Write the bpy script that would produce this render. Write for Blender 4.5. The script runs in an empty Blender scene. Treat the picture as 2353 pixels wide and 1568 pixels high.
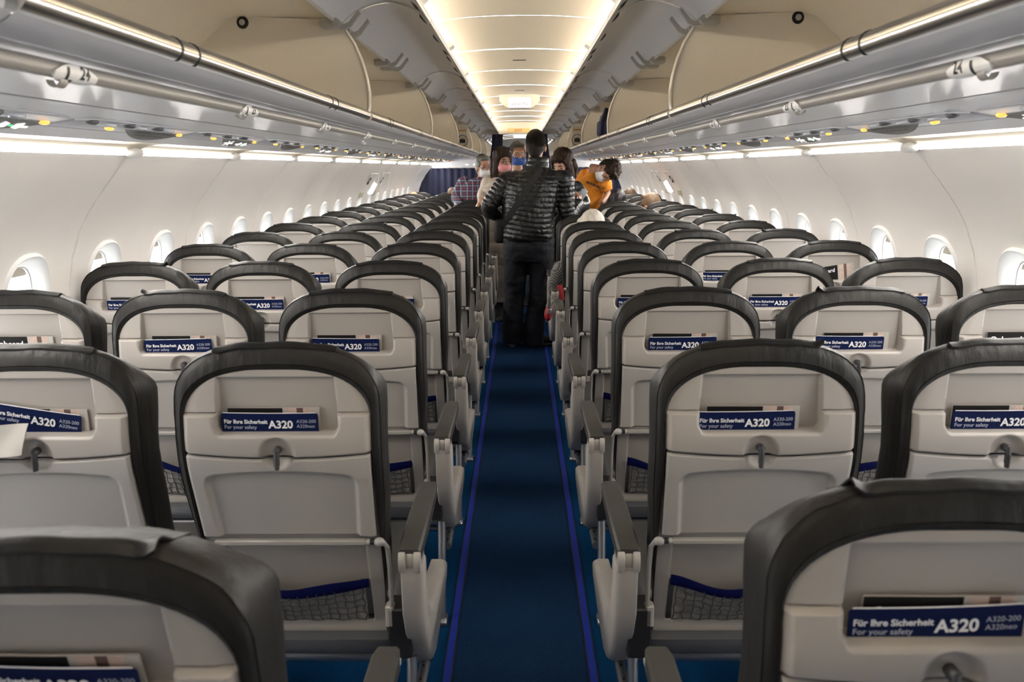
import bpy, bmesh, math, random
from mathutils import Vector, Matrix
random.seed(7)
PI = math.pi
scene = bpy.context.scene
COL = scene.collection

# ------------------------------------------------------------------ helpers
def sstep(a, b, x):
    if a == b: return 1.0 if x >= a else 0.0
    t = max(0.0, min(1.0, (x - a) / (b - a)))
    return t * t * (3 - 2 * t)

def lerp(a, b, t): return a + (b - a) * t

def interp(pts, x):
    if x <= pts[0][0]: return pts[0][1]
    for (x0, y0), (x1, y1) in zip(pts, pts[1:]):
        if x <= x1: return y0 + (y1 - y0) * (x - x0) / (x1 - x0)
    return pts[-1][1]

_boxcache = {}
def _bbox(bevel_ratio_key, size, bevel, seg):
    key = (tuple(round(s, 5) for s in size), round(bevel, 5), seg)
    if key not in _boxcache:
        bm = bmesh.new()
        bmesh.ops.create_cube(bm, size=1.0)
        bmesh.ops.scale(bm, vec=Vector(size), verts=bm.verts)
        if bevel > 0:
            bmesh.ops.bevel(bm, geom=list(bm.edges), offset=bevel, segments=seg, profile=0.5, affect='EDGES')
        bm.verts.index_update()
        _boxcache[key] = ([v.co.copy() for v in bm.verts], [[v.index for v in f.verts] for f in bm.faces])
        bm.free()
    return _boxcache[key]

class MB:
    """collects geometry for one mesh object"""
    def __init__(self):
        self.v = []; self.f = []; self.m = []
    def add(self, verts, faces, mi=0):
        o = len(self.v)
        self.v.extend(Vector(p) for p in verts)
        for f in faces:
            self.f.append([i + o for i in f]); self.m.append(mi)
        return self
    def box(self, c, size, bevel=0.0, seg=2, rot=None, mi=0):
        vs, fs = _bbox(None, size, bevel, seg)
        c = Vector(c)
        if rot is not None:
            R = rot if isinstance(rot, Matrix) else Matrix.Rotation(rot[0], 3, 'X') @ Matrix.Rotation(rot[1], 3, 'Y') @ Matrix.Rotation(rot[2], 3, 'Z')
            vs = [R @ p + c for p in vs]
        else:
            vs = [p + c for p in vs]
        return self.add(vs, fs, mi)
    def loft(self, loops, closed=True, cap=True, ring=False, mi=0):
        n = len(loops[0]); vs = [p for l in loops for p in l]; fs = []
        L = len(loops)
        for i in range(L if ring else L - 1):
            a = i * n; b = ((i + 1) % L) * n
            for j in range(n if closed else n - 1):
                k = (j + 1) % n
                fs.append([a + j, a + k, b + k, b + j])
        if cap and closed and not ring:
            fs.append(list(range(n))[::-1])
            fs.append([(L - 1) * n + j for j in range(n)])
        return self.add(vs, fs, mi)
    def tube(self, path, r, n=10, cap=True, mi=0, flat=None):
        path = [Vector(p) for p in path]
        rs = r if isinstance(r, (list, tuple)) else [r] * len(path)
        loops = []
        up = None
        for i, p in enumerate(path):
            t = (path[min(i + 1, len(path) - 1)] - path[max(i - 1, 0)])
            if t.length < 1e-9: t = Vector((0, 0, 1))
            t.normalize()
            if up is None:
                up = Vector((0, 0, 1)) if abs(t.z) < 0.9 else Vector((1, 0, 0))
            a = t.cross(up)
            if a.length < 1e-6: a = t.orthogonal()
            a.normalize(); b = a.cross(t); up = b
            ra, rb = (rs[i], rs[i]) if not isinstance(rs[i], tuple) else rs[i]
            loops.append([p + a * ra * math.cos(2 * PI * j / n) + b * rb * math.sin(2 * PI * j / n) for j in range(n)])
        return self.loft(loops, cap=cap, mi=mi)
    def lathe(self, prof, c=(0, 0, 0), n=16, R=None, mi=0, cap=True):
        """prof: list of (radius, height) about local z, placed at c with rotation R"""
        c = Vector(c); loops = []
        for r, h in prof:
            lp = []
            for j in range(n):
                p = Vector((r * math.cos(2 * PI * j / n), r * math.sin(2 * PI * j / n), h))
                lp.append((R @ p if R is not None else p) + c)
            loops.append(lp)
        return self.loft(loops, cap=cap, mi=mi)
    def ellip(self, c, r, R=None, nu=14, nv=9, mi=0):
        prof = []
        c = Vector(c); loops = []
        for i in range(nv + 1):
            th = PI * (i + 0.02 if i == 0 else (i - 0.02 if i == nv else i)) / nv
            lp = []
            for j in range(nu):
                p = Vector((r[0] * math.sin(th) * math.cos(2 * PI * j / nu), r[1] * math.sin(th) * math.sin(2 * PI * j / nu), -r[2] * math.cos(th)))
                lp.append((R @ p if R is not None else p) + c)
            loops.append(lp)
        return self.loft(loops, mi=mi)
    def prism(self, poly, a, b, fn, mi=0):
        """poly: list of 2-D points; fn(p, w) -> 3-D; extruded from w=a to w=b"""
        return self.loft([[Vector(fn(p, a)) for p in poly], [Vector(fn(p, b)) for p in poly]], mi=mi)
    def grid(self, nu, nv, fn, mi=0, flip=False):
        vs = [fn(i / nu, j / nv) for j in range(nv + 1) for i in range(nu + 1)]
        fs = []
        for j in range(nv):
            for i in range(nu):
                a = j * (nu + 1) + i
                q = [a, a + 1, a + nu + 2, a + nu + 1]
                fs.append(q[::-1] if flip else q)
        return self.add(vs, fs, mi)
    def mesh(self, name, mats, angle=40):
        me = bpy.data.meshes.new(name)
        me.from_pydata([tuple(p) for p in self.v], [], self.f)
        for m in (mats if isinstance(mats, (list, tuple)) else [mats]):
            me.materials.append(m)
        if any(self.m):
            me.polygons.foreach_set('material_index', self.m)
        me.update()
        if angle:
            me.shade_smooth(); me.set_sharp_from_angle(angle=math.radians(angle))
        return me
    def build(self, name, mats, parent=None, angle=40, fix=True):
        me = self.mesh(name, mats, angle)
        if fix:
            bm = bmesh.new(); bm.from_mesh(me)
            bmesh.ops.recalc_face_normals(bm, faces=bm.faces)
            bm.to_mesh(me); bm.free()
        return link(name, me, parent)

def link(name, data, parent=None):
    o = bpy.data.objects.new(name, data); COL.objects.link(o)
    if parent is not None: o.parent = parent
    return o

def tag(o, label=None, cat=None, group=None, kind=None):
    if label: o['label'] = label
    if cat: o['category'] = cat
    if group: o['group'] = group
    if kind: o['kind'] = kind
    return o

def empty(name, loc=(0, 0, 0), rz=0.0):
    o = bpy.data.objects.new(name, None); COL.objects.link(o)
    o.empty_display_size = 0.05
    o.location = loc; o.rotation_euler = (0, 0, rz)
    return o

def struct(o):
    o['kind'] = 'structure'; return o

def copy_tree(o, parent=None, skip=()):
    c = o.copy(); COL.objects.link(c)
    if parent is not None: c.parent = parent
    for ch in o.children:
        if ch.name.split('.')[0] in skip: continue
        copy_tree(ch, c, skip)
    return c

def text_mesh(txt, size, fn, bold=0.0, align='LEFT', spacing=1.0, shear=0.0):
    """lettering as (verts, faces); fn maps the flat (x, y, z) letter point to 3-D"""
    cu = bpy.data.curves.new('lettering', 'FONT')
    cu.body = txt; cu.size = size; cu.align_x = align; cu.offset = bold; cu.space_character = spacing
    cu.resolution_u = 3; cu.shear = shear
    ob = bpy.data.objects.new('lettering', cu)
    COL.objects.link(ob)
    dg = bpy.context.evaluated_depsgraph_get()
    me = bpy.data.meshes.new_from_object(ob.evaluated_get(dg))
    vs = [fn(v.co.x, v.co.y) for v in me.vertices]
    fs = [list(p.vertices) for p in me.polygons]
    bpy.data.objects.remove(ob); bpy.data.curves.remove(cu); bpy.data.meshes.remove(me)
    return vs, fs

# ------------------------------------------------------------------ materials
def mat(name, col, rough=0.5, metal=0.0, spec=0.5, bump=0.0, bscale=60.0, var=0.0, vscale=8.0, emit=None, estr=0.0,
        coat=0.0, sheen=0.0, stretch=None, detail=3.0, bdist=0.01):
    m = bpy.data.materials.new(name); m.use_nodes = True
    nt = m.node_tree; N = nt.nodes; L = nt.links
    b = N['Principled BSDF']
    b.inputs['Base Color'].default_value = (*col, 1)
    b.inputs['Roughness'].default_value = rough
    b.inputs['Metallic'].default_value = metal
    b.inputs['Specular IOR Level'].default_value = spec
    b.inputs['Coat Weight'].default_value = coat
    b.inputs['Sheen Weight'].default_value = sheen
    if emit:
        b.inputs['Emission Color'].default_value = (*emit, 1)
        b.inputs['Emission Strength'].default_value = estr
    tc = N.new('ShaderNodeTexCoord'); src = tc.outputs['Object']
    if stretch:
        mp = N.new('ShaderNodeMapping'); mp.inputs['Scale'].default_value = stretch
        L.new(src, mp.inputs['Vector']); src = mp.outputs['Vector']
    if var > 0:
        nz = N.new('ShaderNodeTexNoise'); nz.inputs['Scale'].default_value = vscale; nz.inputs['Detail'].default_value = detail
        L.new(src, nz.inputs['Vector'])
        mx = N.new('ShaderNodeMix'); mx.data_type = 'RGBA'
        mx.inputs['A'].default_value = (*[c * (1 - var) for c in col], 1)
        mx.inputs['B'].default_value = (*[min(1, c * (1 + var)) for c in col], 1)
        L.new(nz.outputs['Fac'], mx.inputs['Factor'])
        L.new(mx.outputs['Result'], b.inputs['Base Color'])
    if bump > 0:
        nz = N.new('ShaderNodeTexNoise'); nz.inputs['Scale'].default_value = bscale; nz.inputs['Detail'].default_value = detail
        L.new(src, nz.inputs['Vector'])
        bp = N.new('ShaderNodeBump'); bp.inputs['Strength'].default_value = bump; bp.inputs['Distance'].default_value = bdist
        L.new(nz.outputs['Fac'], bp.inputs['Height'])
        L.new(bp.outputs['Normal'], b.inputs['Normal'])
    return m

M = {}
M['leather'] = mat('dark_leather', (0.0130, 0.0118, 0.0105), 0.47, spec=0.30, bump=0.20, bscale=24, var=0.15, vscale=20, detail=5, stretch=(1, 1, 0.22), bdist=0.03)
M['leather_flap'] = mat('dark_leather_flap', (0.0085, 0.0078, 0.007), 0.48, spec=0.28, bump=0.2, bscale=30, var=0.1)
M['shell'] = mat('seat_shell_plastic', (0.36, 0.33, 0.30), 0.42, bump=0.04, bscale=900, var=0.02, vscale=3)
M['tray'] = mat('tray_plastic', (0.365, 0.343, 0.318), 0.40, bump=0.03, bscale=900, var=0.02, vscale=3)
M['grey_plastic'] = mat('grey_plastic', (0.085, 0.086, 0.092), 0.45, bump=0.03, bscale=600, var=0.03)
M['bar'] = mat('bumper_bar_paint', (0.30, 0.285, 0.26), 0.35, var=0.03)
M['latch'] = mat('latch_metal', (0.07, 0.07, 0.075), 0.35, metal=0.5, var=0.05)
M['pocket_plastic'] = mat('clear_wrap', (0.36, 0.335, 0.31), 0.25, bump=0.8, bscale=40, var=0.2, vscale=40)
M['net'] = mat('net_cord', (0.055, 0.05, 0.046), 0.6, var=0.1)
M['navy_band'] = mat('navy_elastic', (0.0025, 0.004, 0.050), 0.85, spec=0.1, bump=0.1, bscale=500, var=0.1)
M['armpad'] = mat('armrest_pad', (0.036, 0.034, 0.031), 0.5, bump=0.05, bscale=500, var=0.05)
M['armshell'] = mat('armrest_shell', (0.37, 0.345, 0.315), 0.38, bump=0.02, bscale=600, var=0.02)
M['tube'] = mat('aluminium_tube', (0.34, 0.34, 0.35), 0.32, metal=0.85, var=0.05)
M['black'] = mat('black_plastic', (0.012, 0.012, 0.013), 0.5, var=0.1)
M['cushion'] = mat('seat_cushion_leather', (0.03, 0.029, 0.028), 0.5, bump=0.1, bscale=40, var=0.1)
M['card_blue'] = mat('card_navy', (0.006, 0.012, 0.055), 0.6, spec=0.08, var=0.05)
M['white_print'] = mat('white_print', (0.78, 0.78, 0.80), 0.45, var=0.02)
M['grey_print'] = mat('pale_print', (0.42, 0.45, 0.55), 0.45, var=0.02)
M['paper'] = mat('white_paper', (0.42, 0.395, 0.36), 0.6, bump=0.15, bscale=20, var=0.03)
M['mag_black'] = mat('magazine_black', (0.010, 0.009, 0.009), 0.45, spec=0.15, var=0.05)
M['mag_pink'] = mat('magazine_flesh_print', (0.50, 0.38, 0.32), 0.3, var=0.3, vscale=60)
M['mag_dark'] = mat('magazine_brown_print', (0.10, 0.06, 0.05), 0.3, var=0.6, vscale=80)
M['bin_grey'] = mat('bin_grey_paint', (0.46, 0.465, 0.49), 0.33, bump=0.02, bscale=400, var=0.02)
M['bin_door'] = mat('bin_door_lining', (0.85, 0.85, 0.87), 0.42, bump=0.03, bscale=500, var=0.02)
M['bin_beige'] = mat('bin_beige_lining', (0.83, 0.78, 0.69), 0.5, bump=0.03, bscale=300, var=0.04, vscale=3)
M['bin_trim'] = mat('bin_trim_paint', (0.62, 0.59, 0.54), 0.3, var=0.02)
M['rail'] = mat('polished_rail', (0.62, 0.59, 0.54), 0.22, metal=1.0, bump=0.05, bscale=20, var=0.12, vscale=30, stretch=(1, 0.1, 1))
M['hinge'] = mat('hinge_plastic', (0.50, 0.485, 0.46), 0.45, var=0.05)
M['psu'] = mat('psu_panel_paint', (0.50, 0.505, 0.53), 0.3, bump=0.01, bscale=300, var=0.02)
M['psu_dark'] = mat('psu_sign_plate', (0.13, 0.13, 0.13), 0.35, var=0.05)
M['psu_text'] = mat('psu_print', (0.02, 0.02, 0.02), 0.5, var=0.05)
M['clear_lens'] = mat('lamp_lens', (0.75, 0.77, 0.8), 0.12, metal=0.5, var=0.05)
M['amber'] = mat('amber_lamp', (0.9, 0.5, 0.12), 0.3, emit=(1.0, 0.45, 0.08), estr=0.35)
M['sign_lit'] = mat('lit_pictogram', (0.9, 0.9, 0.85), 0.4, emit=(1, 0.97, 0.9), estr=0.55)
M['sign_red'] = mat('lit_red_mark', (0.7, 0.08, 0.05), 0.4, emit=(1, 0.1, 0.06), estr=0.35)
M['sign_green'] = mat('lit_green_mark', (0.1, 0.6, 0.2), 0.4, emit=(0.1, 0.9, 0.3), estr=0.35)
M['wall'] = mat('sidewall_panel', (0.87, 0.83, 0.79), 0.5, bump=0.06, bscale=700, var=0.015, vscale=3)
M['knob'] = mat('pivot_knob', (0.34, 0.33, 0.31), 0.35, var=0.02)
M['window_rim'] = mat('window_surround_paint', (0.74, 0.735, 0.72), 0.4, var=0.02)
M['shade'] = mat('window_shade', (0.62, 0.56, 0.47), 0.5, var=0.03)
M['ceiling'] = mat('ceiling_panel', (0.66, 0.61, 0.525), 0.55, bump=0.02, bscale=300, var=0.015, vscale=2)
M['ceiling_lip'] = mat('ceiling_seam_lip', (0.60, 0.56, 0.49), 0.4, var=0.02)
M['cove'] = mat('light_cove_panel', (0.58, 0.52, 0.42), 0.45, var=0.02)
M['bulkhead'] = mat('bulkhead_panel', (0.55, 0.53, 0.50), 0.5, var=0.02)
M['curtain'] = mat('navy_curtain', (0.010, 0.012, 0.040), 0.85, bump=0.2, bscale=300, var=0.2, vscale=40, sheen=0.1)
M['seat_blue'] = mat('blue_fabric', (0.008, 0.02, 0.08), 0.8, var=0.2, vscale=60)

def carpet(name, col, var, scale):
    m = mat(name, col, 0.95, spec=0.04, bump=0.6, bscale=420, var=var, vscale=scale, detail=6)
    return m
M['carpet'] = carpet('blue_carpet', (0.0032, 0.038, 0.112), 0.35, 120)
M['carpet_aisle'] = carpet('navy_aisle_carpet', (0.011, 0.034, 0.092), 0.32, 120)
M['strip'] = mat('blue_guide_strip', (0.011, 0.028, 0.25), 0.6, spec=0.15, var=0.12, vscale=20)
M['strip_edge'] = mat('guide_strip_edge', (0.006, 0.006, 0.012), 0.6, var=0.1)

def emitter(name, col, strength):
    m = bpy.data.materials.new(name); m.use_nodes = True
    nt = m.node_tree; nt.nodes.clear()
    e = nt.nodes.new('ShaderNodeEmission'); e.inputs['Color'].default_value = (*col, 1); e.inputs['Strength'].default_value = strength
    o = nt.nodes.new('ShaderNodeOutputMaterial'); nt.links.new(e.outputs[0], o.inputs[0])
    return m

def glass(name):
    m = bpy.data.materials.new(name); m.use_nodes = True
    nt = m.node_tree; nt.nodes.clear(); N = nt.nodes; L = nt.links
    t = N.new('ShaderNodeBsdfTransparent'); t.inputs['Color'].default_value = (0.94, 0.96, 0.97, 1)
    g = N.new('ShaderNodeBsdfGlossy'); g.inputs['Roughness'].default_value = 0.03
    lw = N.new('ShaderNodeLayerWeight'); lw.inputs['Blend'].default_value = 0.12
    fr = N.new('ShaderNodeMath'); fr.operation = 'POWER'; fr.inputs[1].default_value = 3.0; L.new(lw.outputs['Facing'], fr.inputs[0])
    mx = N.new('ShaderNodeMixShader'); o = N.new('ShaderNodeOutputMaterial')
    L.new(fr.outputs[0], mx.inputs[0]); L.new(t.outputs[0], mx.inputs[1]); L.new(g.outputs[0], mx.inputs[2]); L.new(mx.outputs[0], o.inputs[0])
    return m
M['glass'] = glass('window_glass')
M['cove_light'] = emitter('sidewall_lamp', (1.0, 0.955, 0.90), 44.0)
M['cove_uplight'] = emitter('sidewall_uplight', (1.0, 0.92, 0.80), 1.2)
M['ceil_light'] = emitter('ceiling_lamp', (1.0, 0.88, 0.70), 18.5)

# ------------------------------------------------------------------ camera
F_PX = 1830.0
CAM_Z = 1.5
VPX, VPY = 1197.0, 385.0
def make_camera():
    cd = bpy.data.cameras.new('camera'); co = bpy.data.objects.new('camera', cd); COL.objects.link(co)
    cd.sensor_width = 36.0; cd.sensor_fit = 'HORIZONTAL'; cd.lens = 36.0 * F_PX / 2353.0
    cd.clip_start = 0.02; cd.clip_end = 200
    roll = 0.0070
    pitch = math.atan((784 - VPY) / F_PX); yaw = math.atan((VPX - 1176.5) / F_PX)
    fw = Vector((-math.sin(yaw) * math.cos(pitch), math.cos(yaw) * math.cos(pitch), -math.sin(pitch)))
    r0 = Vector((math.cos(yaw), math.sin(yaw), 0)); u0 = r0.cross(fw)
    r = r0 * math.cos(roll) - u0 * math.sin(roll); u = u0 * math.cos(roll) + r0 * math.sin(roll)
    mx = Matrix((( r.x, u.x, -fw.x, 0), (r.y, u.y, -fw.y, 0), (r.z, u.z, -fw.z, CAM_Z), (0, 0, 0, 1)))
    co.matrix_world = mx
    cd.dof.use_dof = True; cd.dof.focus_distance = 3.4; cd.dof.aperture_fstop = 6.3
    scene.camera = co
make_camera()
# ------------------------------------------------------------------ the setting
PANEL = 1.102
SEAM0 = 3.115
Y_BACK, Y_FRONT = SEAM0 - 5 * PANEL, SEAM0 + 16 * PANEL
ROW0, PITCH = 1.644, 0.762
SIDES = (('left', -1), ('right', 1))

def catmull(pts, n):
    out = []
    P = [Vector(p) for p in pts]
    for i in range(len(P) - 1):
        p0 = P[max(i - 1, 0)]; p1 = P[i]; p2 = P[i + 1]; p3 = P[min(i + 2, len(P) - 1)]
        for k in range(n):
            t = k / n
            out.append(0.5 * ((2 * p1) + (p2 - p0) * t + (2 * p0 - 5 * p1 + 4 * p2 - p3) * t * t + (3 * p1 - p0 - 3 * p2 + p3) * t ** 3))
    out.append(P[-1])
    return out

KF = 1.034
def KS(x, z): return (x * KF, 1.5 + (z - 1.5) * KF)
WALL_PTS = [KS(x, z) for x, z in [(1.432, 1.563), (1.472, 1.541), (1.506, 1.505), (1.594, 1.40), (1.654, 1.315), (1.698, 1.225), (1.727, 1.13), (1.743, 1.03),
            (1.752, 0.90), (1.756, 0.70), (1.756, 0.50), (1.748, 0.30), (1.73, 0.12), (1.71, 0.05)]]
_wp = catmull(WALL_PTS, 8)
_ws = [0.0]
for a, b in zip(_wp, _wp[1:]): _ws.append(_ws[-1] + (b - a).length)
def wall_pt(s):
    """profile point and inward normal at arc length s"""
    s = max(0.0, min(_ws[-1], s))
    for i in range(len(_ws) - 1):
        if s <= _ws[i + 1] + 1e-9:
            t = (s - _ws[i]) / (_ws[i + 1] - _ws[i]); a, b = _wp[i], _wp[i + 1]
            p = a.lerp(b, t); d = (b - a).normalized()
            return p, Vector((-abs(d.y), d.x if d.y < 0 else -d.x)) if False else Vector((d.y, -d.x))
    return _wp[-1], Vector((-1, 0))
def wall_s(z):
    for i in range(len(_wp) - 1):
        if _wp[i + 1].y <= z:
            t = (_wp[i].y - z) / (_wp[i].y - _wp[i + 1].y)
            return _ws[i] + t * (_ws[i + 1] - _ws[i])
    return _ws[-1]
S_END = _ws[-1]
WIN_S = wall_s(1.000)
CELL_S0, CELL_S1 = WIN_S - 0.285, WIN_S + 0.285
WIN_A, WIN_B = 0.137, 0.207

def wall3(sx, y, s, d=0.0):
    p, n = wall_pt(s)
    return Vector((sx * (p.x + n.x * d), y, p.y + n.y * d))
# inward normal check: n must point to smaller x
if wall_pt(WIN_S)[1].x > 0:
    _old_wall_pt = wall_pt
    def wall_pt(s):
        p, n = _old_wall_pt(s)
        return p, -n

def sup(a, b, n, ang):
    c, s_ = math.cos(ang), math.sin(ang)
    return (a * math.copysign(abs(c) ** (2 / n), c), b * math.copysign(abs(s_) ** (2 / n), s_))

TCOL = [-1, -0.975, -0.86, -0.5, -0.17, 0.17, 0.5, 0.86, 0.975, 1]
def wall_disp(t, seam_lo, seam_hi):
    """scalloped panels: a soft rib between the windows, a groove where two panels meet"""
    d = 0.011 * (0.5 - 0.5 * math.cos(PI * t))
    if t <= -0.999 and seam_lo: d = -0.008
    if t >= 0.999 and seam_hi: d = -0.008
    return d

WINDOWS = []
def make_wall(name, sx):
    mb = MB(); hy = PANEL / 4
    ncell = round((Y_FRONT - Y_BACK) / (PANEL / 2))
    for c in range(ncell):
        yc = Y_BACK + (c + 0.5) * PANEL / 2
        slo, shi = c % 2 == 0, c % 2 == 1
        ys = [yc + t * hy for t in TCOL]
        has = -0.6 < yc < 12.9
        WINDOWS.append((sx, yc)) if has else None
        def strip(sa, sb, n):
            ss = [lerp(sa, sb, k / n) for k in range(n + 1)]
            vs = [wall3(sx, ys[i], s, wall_disp(TCOL[i], slo, shi) * sstep(0.0, 0.12, s)) for s in ss for i in range(10)]
            fs = [[j * 10 + i, j * 10 + i + 1, j * 10 + i + 11, j * 10 + i + 10] for j in range(n) for i in range(9)]
            mb.add(vs, fs)
        strip(0, CELL_S0, 12)
        strip(CELL_S1, S_END, 10)
        if not has:
            strip(CELL_S0, CELL_S1, 6); continue
        rect = [(t, 1.0) for t in TCOL] + [(1, q) for q in (0.6, 0.2, -0.2, -0.6)] + [(t, -1.0) for t in TCOL[::-1]] + [(-1, q) for q in (-0.6, -0.2, 0.2, 0.6)]
        hs = (CELL_S1 - CELL_S0) / 2
        loops = []
        for w in (0.0, 0.04, 0.25, 0.5, 0.75, 1.0):
            lp = []
            for t, q in rect:
                ang = math.atan2(q, t)
                hx, hq = sup(WIN_A, WIN_B, 2.5, ang)
                y = lerp(t * hy, hx, w); s = lerp(q * hs, hq, w)
                lp.append(wall3(sx, yc + y, WIN_S + s, wall_disp(max(-.99, min(.99, y / hy)) if w > 0 else t, slo, shi) * (1 - 0.4 * w)))
            loops.append(lp)
        mb.loft(loops, cap=False)
    # the outer end closes down to the floor
    return struct(mb.build(name, M['wall'], angle=50, fix=False))
for nm, sx in SIDES: make_wall('wall_' + nm, sx)

def make_window(i, sx, yc, shade):
    n = 36
    def ring(a, b, d, e=2.5):
        out = []
        for j in range(n):
            hx, hq = sup(a, b, e, 2 * PI * j / n + 0.001)
            out.append(wall3(sx, yc + hx, WIN_S + hq, d))
        return out
    mb = MB()
    mb.loft([ring(0.1470, 0.2176, -0.004), ring(0.1450, 0.2155, 0.010), ring(0.1390, 0.2090, 0.0155), ring(0.1330, 0.2025, 0.0125), ring(0.1210, 0.1880, 0.001),
             ring(0.1060, 0.1680, -0.018), ring(0.0985, 0.1580, -0.028), ring(0.0960, 0.1550, -0.0315), ring(0.0935, 0.1525, -0.0300), ring(0.0925, 0.1515, -0.034), ring(0.0925, 0.1515, -0.070)], cap=False)
    w = struct(mb.build('window_%d' % i, M['window_rim'], angle=60, fix=False))
    g = MB(); g.loft([ring(0.0930, 0.1520, -0.058), ring(0.06, 0.10, -0.058), ring(0.01, 0.02, -0.058)], cap=False)
    g.f.append([len(g.v) - n + j for j in range(n)]); g.m.append(0)
    g.build('window_pane', M['glass'], w, fix=False)
    if shade > 0:
        s = MB(); zc = []
        top = -0.1520; bot = top + 0.32 * shade
        pts = []
        for j in range(n):
            hx, hq = sup(0.0930, 0.1520, 2.5, 2 * PI * j / n)
            pts.append((hx, min(hq, bot)))
        fr = [wall3(sx, yc + a, WIN_S + b, -0.040) for a, b in pts]; bk = [wall3(sx, yc + a, WIN_S + b, -0.045) for a, b in pts]
        s.loft([fr, bk])
        s.build('window_shade', M['shade'], w)
    return w
random.seed(3)
for i, (sx, yc) in enumerate(WINDOWS):
    make_window(i + 1, sx, yc, 0.11)

# floor, aisle carpet and guide strips
def slab(mb, x0, x1, y0, y1, z0, z1, mi=0): mb.box(((x0 + x1) / 2, (y0 + y1) / 2, (z0 + z1) / 2), (x1 - x0, y1 - y0, z1 - z0), mi=mi)
mb = MB(); slab(mb, -1.72, 1.72, Y_BACK, Y_FRONT, -0.05, 0.0)
floor = struct(mb.build('floor', M['carpet']))
AX = -0.006
mb = MB(); slab(mb, AX - 0.204, AX + 0.204, Y_BACK, Y_FRONT, -0.02, 0.002)
mb.build('aisle_carpet', M['carpet_aisle'], floor)
for s in (-1, 1):
    mb = MB()
    slab(mb, AX + s * 0.220 - 0.0155, AX + s * 0.220 + 0.0155, Y_BACK, Y_FRONT, -0.02, 0.0045, 1)
    slab(mb, AX + s * 0.220 - 0.0110, AX + s * 0.220 + 0.0110, Y_BACK, Y_FRONT, -0.02, 0.0065, 0)
    mb.build('guide_strip', [M['strip'], M['strip_edge']], floor)

# ceiling panels
CEIL = catmull([KS(*q) for q in [(0, 2.197), (0.14, 2.195), (0.28, 2.187), (0.40, 2.174), (0.50, 2.158), (0.575, 2.136), (0.625, 2.09), (0.645, 2.035)]], 4)
CEIL = [Vector((-p.x, p.y)) for p in CEIL[:0:-1]] + CEIL
def make_ceiling():
    mb = MB(); y = 4.105 - 7 * PANEL
    while y < Y_FRONT:
        y0, y1 = max(y, Y_BACK), min(y + PANEL, Y_FRONT)
        # each panel ends in a small turned-down lip
        big = 2.2 if round((y - 4.105) / PANEL) % 2 else 1.0
        rows = [(y0, -0.0015 * big, 1), (y0 + 0.001, -0.0022 * big, 1), (y0 + 0.004 * big, -0.002 * big, 1), (y0 + 0.005 * big, 0.0, 0), (y1, 0.0, 0)]
        for (ya, za, mi), (yb, zb, _) in zip(rows, rows[1:]):
            n = len(CEIL)
            vs = [(p.x, ya, p.y + za) for p in CEIL] + [(p.x, yb, p.y + zb) for p in CEIL]
            mb.add(vs, [[i, i + 1, n + i + 1, n + i] for i in range(n - 1)], mi)
        y += PANEL
    return struct(mb.build('ceiling', [M['ceiling'], M['ceiling_lip']], angle=50, fix=False))
ceiling = make_ceiling()

# service channel (beside the bins) and the lit cove above each sidewall
UNDER = [KS(0.700, 1.6485), (0.85, 1.6475), (0.95, 1.641), (0.956, 1.645), (0.962, 1.640), (1.08, 1.627), (1.17, 1.612), (1.176, 1.616), (1.182, 1.609), (1.280, 1.591), (1.283, 1.604)]
COVE = catmull([(1.281, 1.596), (1.34, 1.600), (1.395, 1.597), (1.445, 1.586), (1.484, 1.566)], 5)
ti = 1
for nm, sx in SIDES:
    mb = MB(); n = len(UNDER)
    mb.loft([[Vector((sx * x, y, z)) for x, z in UNDER] for y in (Y_BACK, Y_FRONT)], closed=False)
    struct(mb.build('trim_%d' % ti, M['psu'], angle=30, fix=False)); ti += 1
    mb = MB()
    for k in range(21):
        y0 = Y_BACK + k * PANEL
        # scalloped cove panels: a thin rib where two meet
        loops = []
        for y, d in ((y0, 0.0), (y0 + 0.010, -0.004), (y0 + 0.022, 0.0), (y0 + 0.03, 0.006), (y0 + PANEL - 0.02, 0.006), (y0 + PANEL, 0.0)):
            loops.append([Vector((sx * p.x, y, p.y + d)) for p in COVE])
        mb.loft(loops, closed=False)
    struct(mb.build('trim_%d' % ti, M['cove'], angle=40, fix=False)); ti += 1

# bulkheads closing the cabin behind the viewer and far ahead
for k, (y, nm) in enumerate(((Y_BACK + 0.01, 'wall_rear'), (Y_FRONT - 0.01, 'wall_front'))):
    mb = MB(); slab(mb, -1.86, 1.86, y - 0.02, y + 0.02, 0, 2.28)
    struct(mb.build(nm, M['bulkhead']))

def lens(d, sx, y0, y1):
    """lamp strip: bright lens turned down into the cabin, faint glow out of its top"""
    sec = [(1.484, 1.555), (1.466, 1.572), (1.468, 1.576), (1.492, 1.577), (1.492, 1.557)]
    a = [Vector((sx * x, y0, z)) for x, z in sec]; b = [Vector((sx * x, y1, z)) for x, z in sec]
    d.add(a + b, [[0, 1, 6, 5]], 0)
    d.add(a + b, [[1, 2, 7, 6], [2, 3, 8, 7], [3, 4, 9, 8], [4, 0, 5, 9], [0, 1, 2, 3, 4], [5, 6, 7, 8, 9]], 1)
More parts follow.
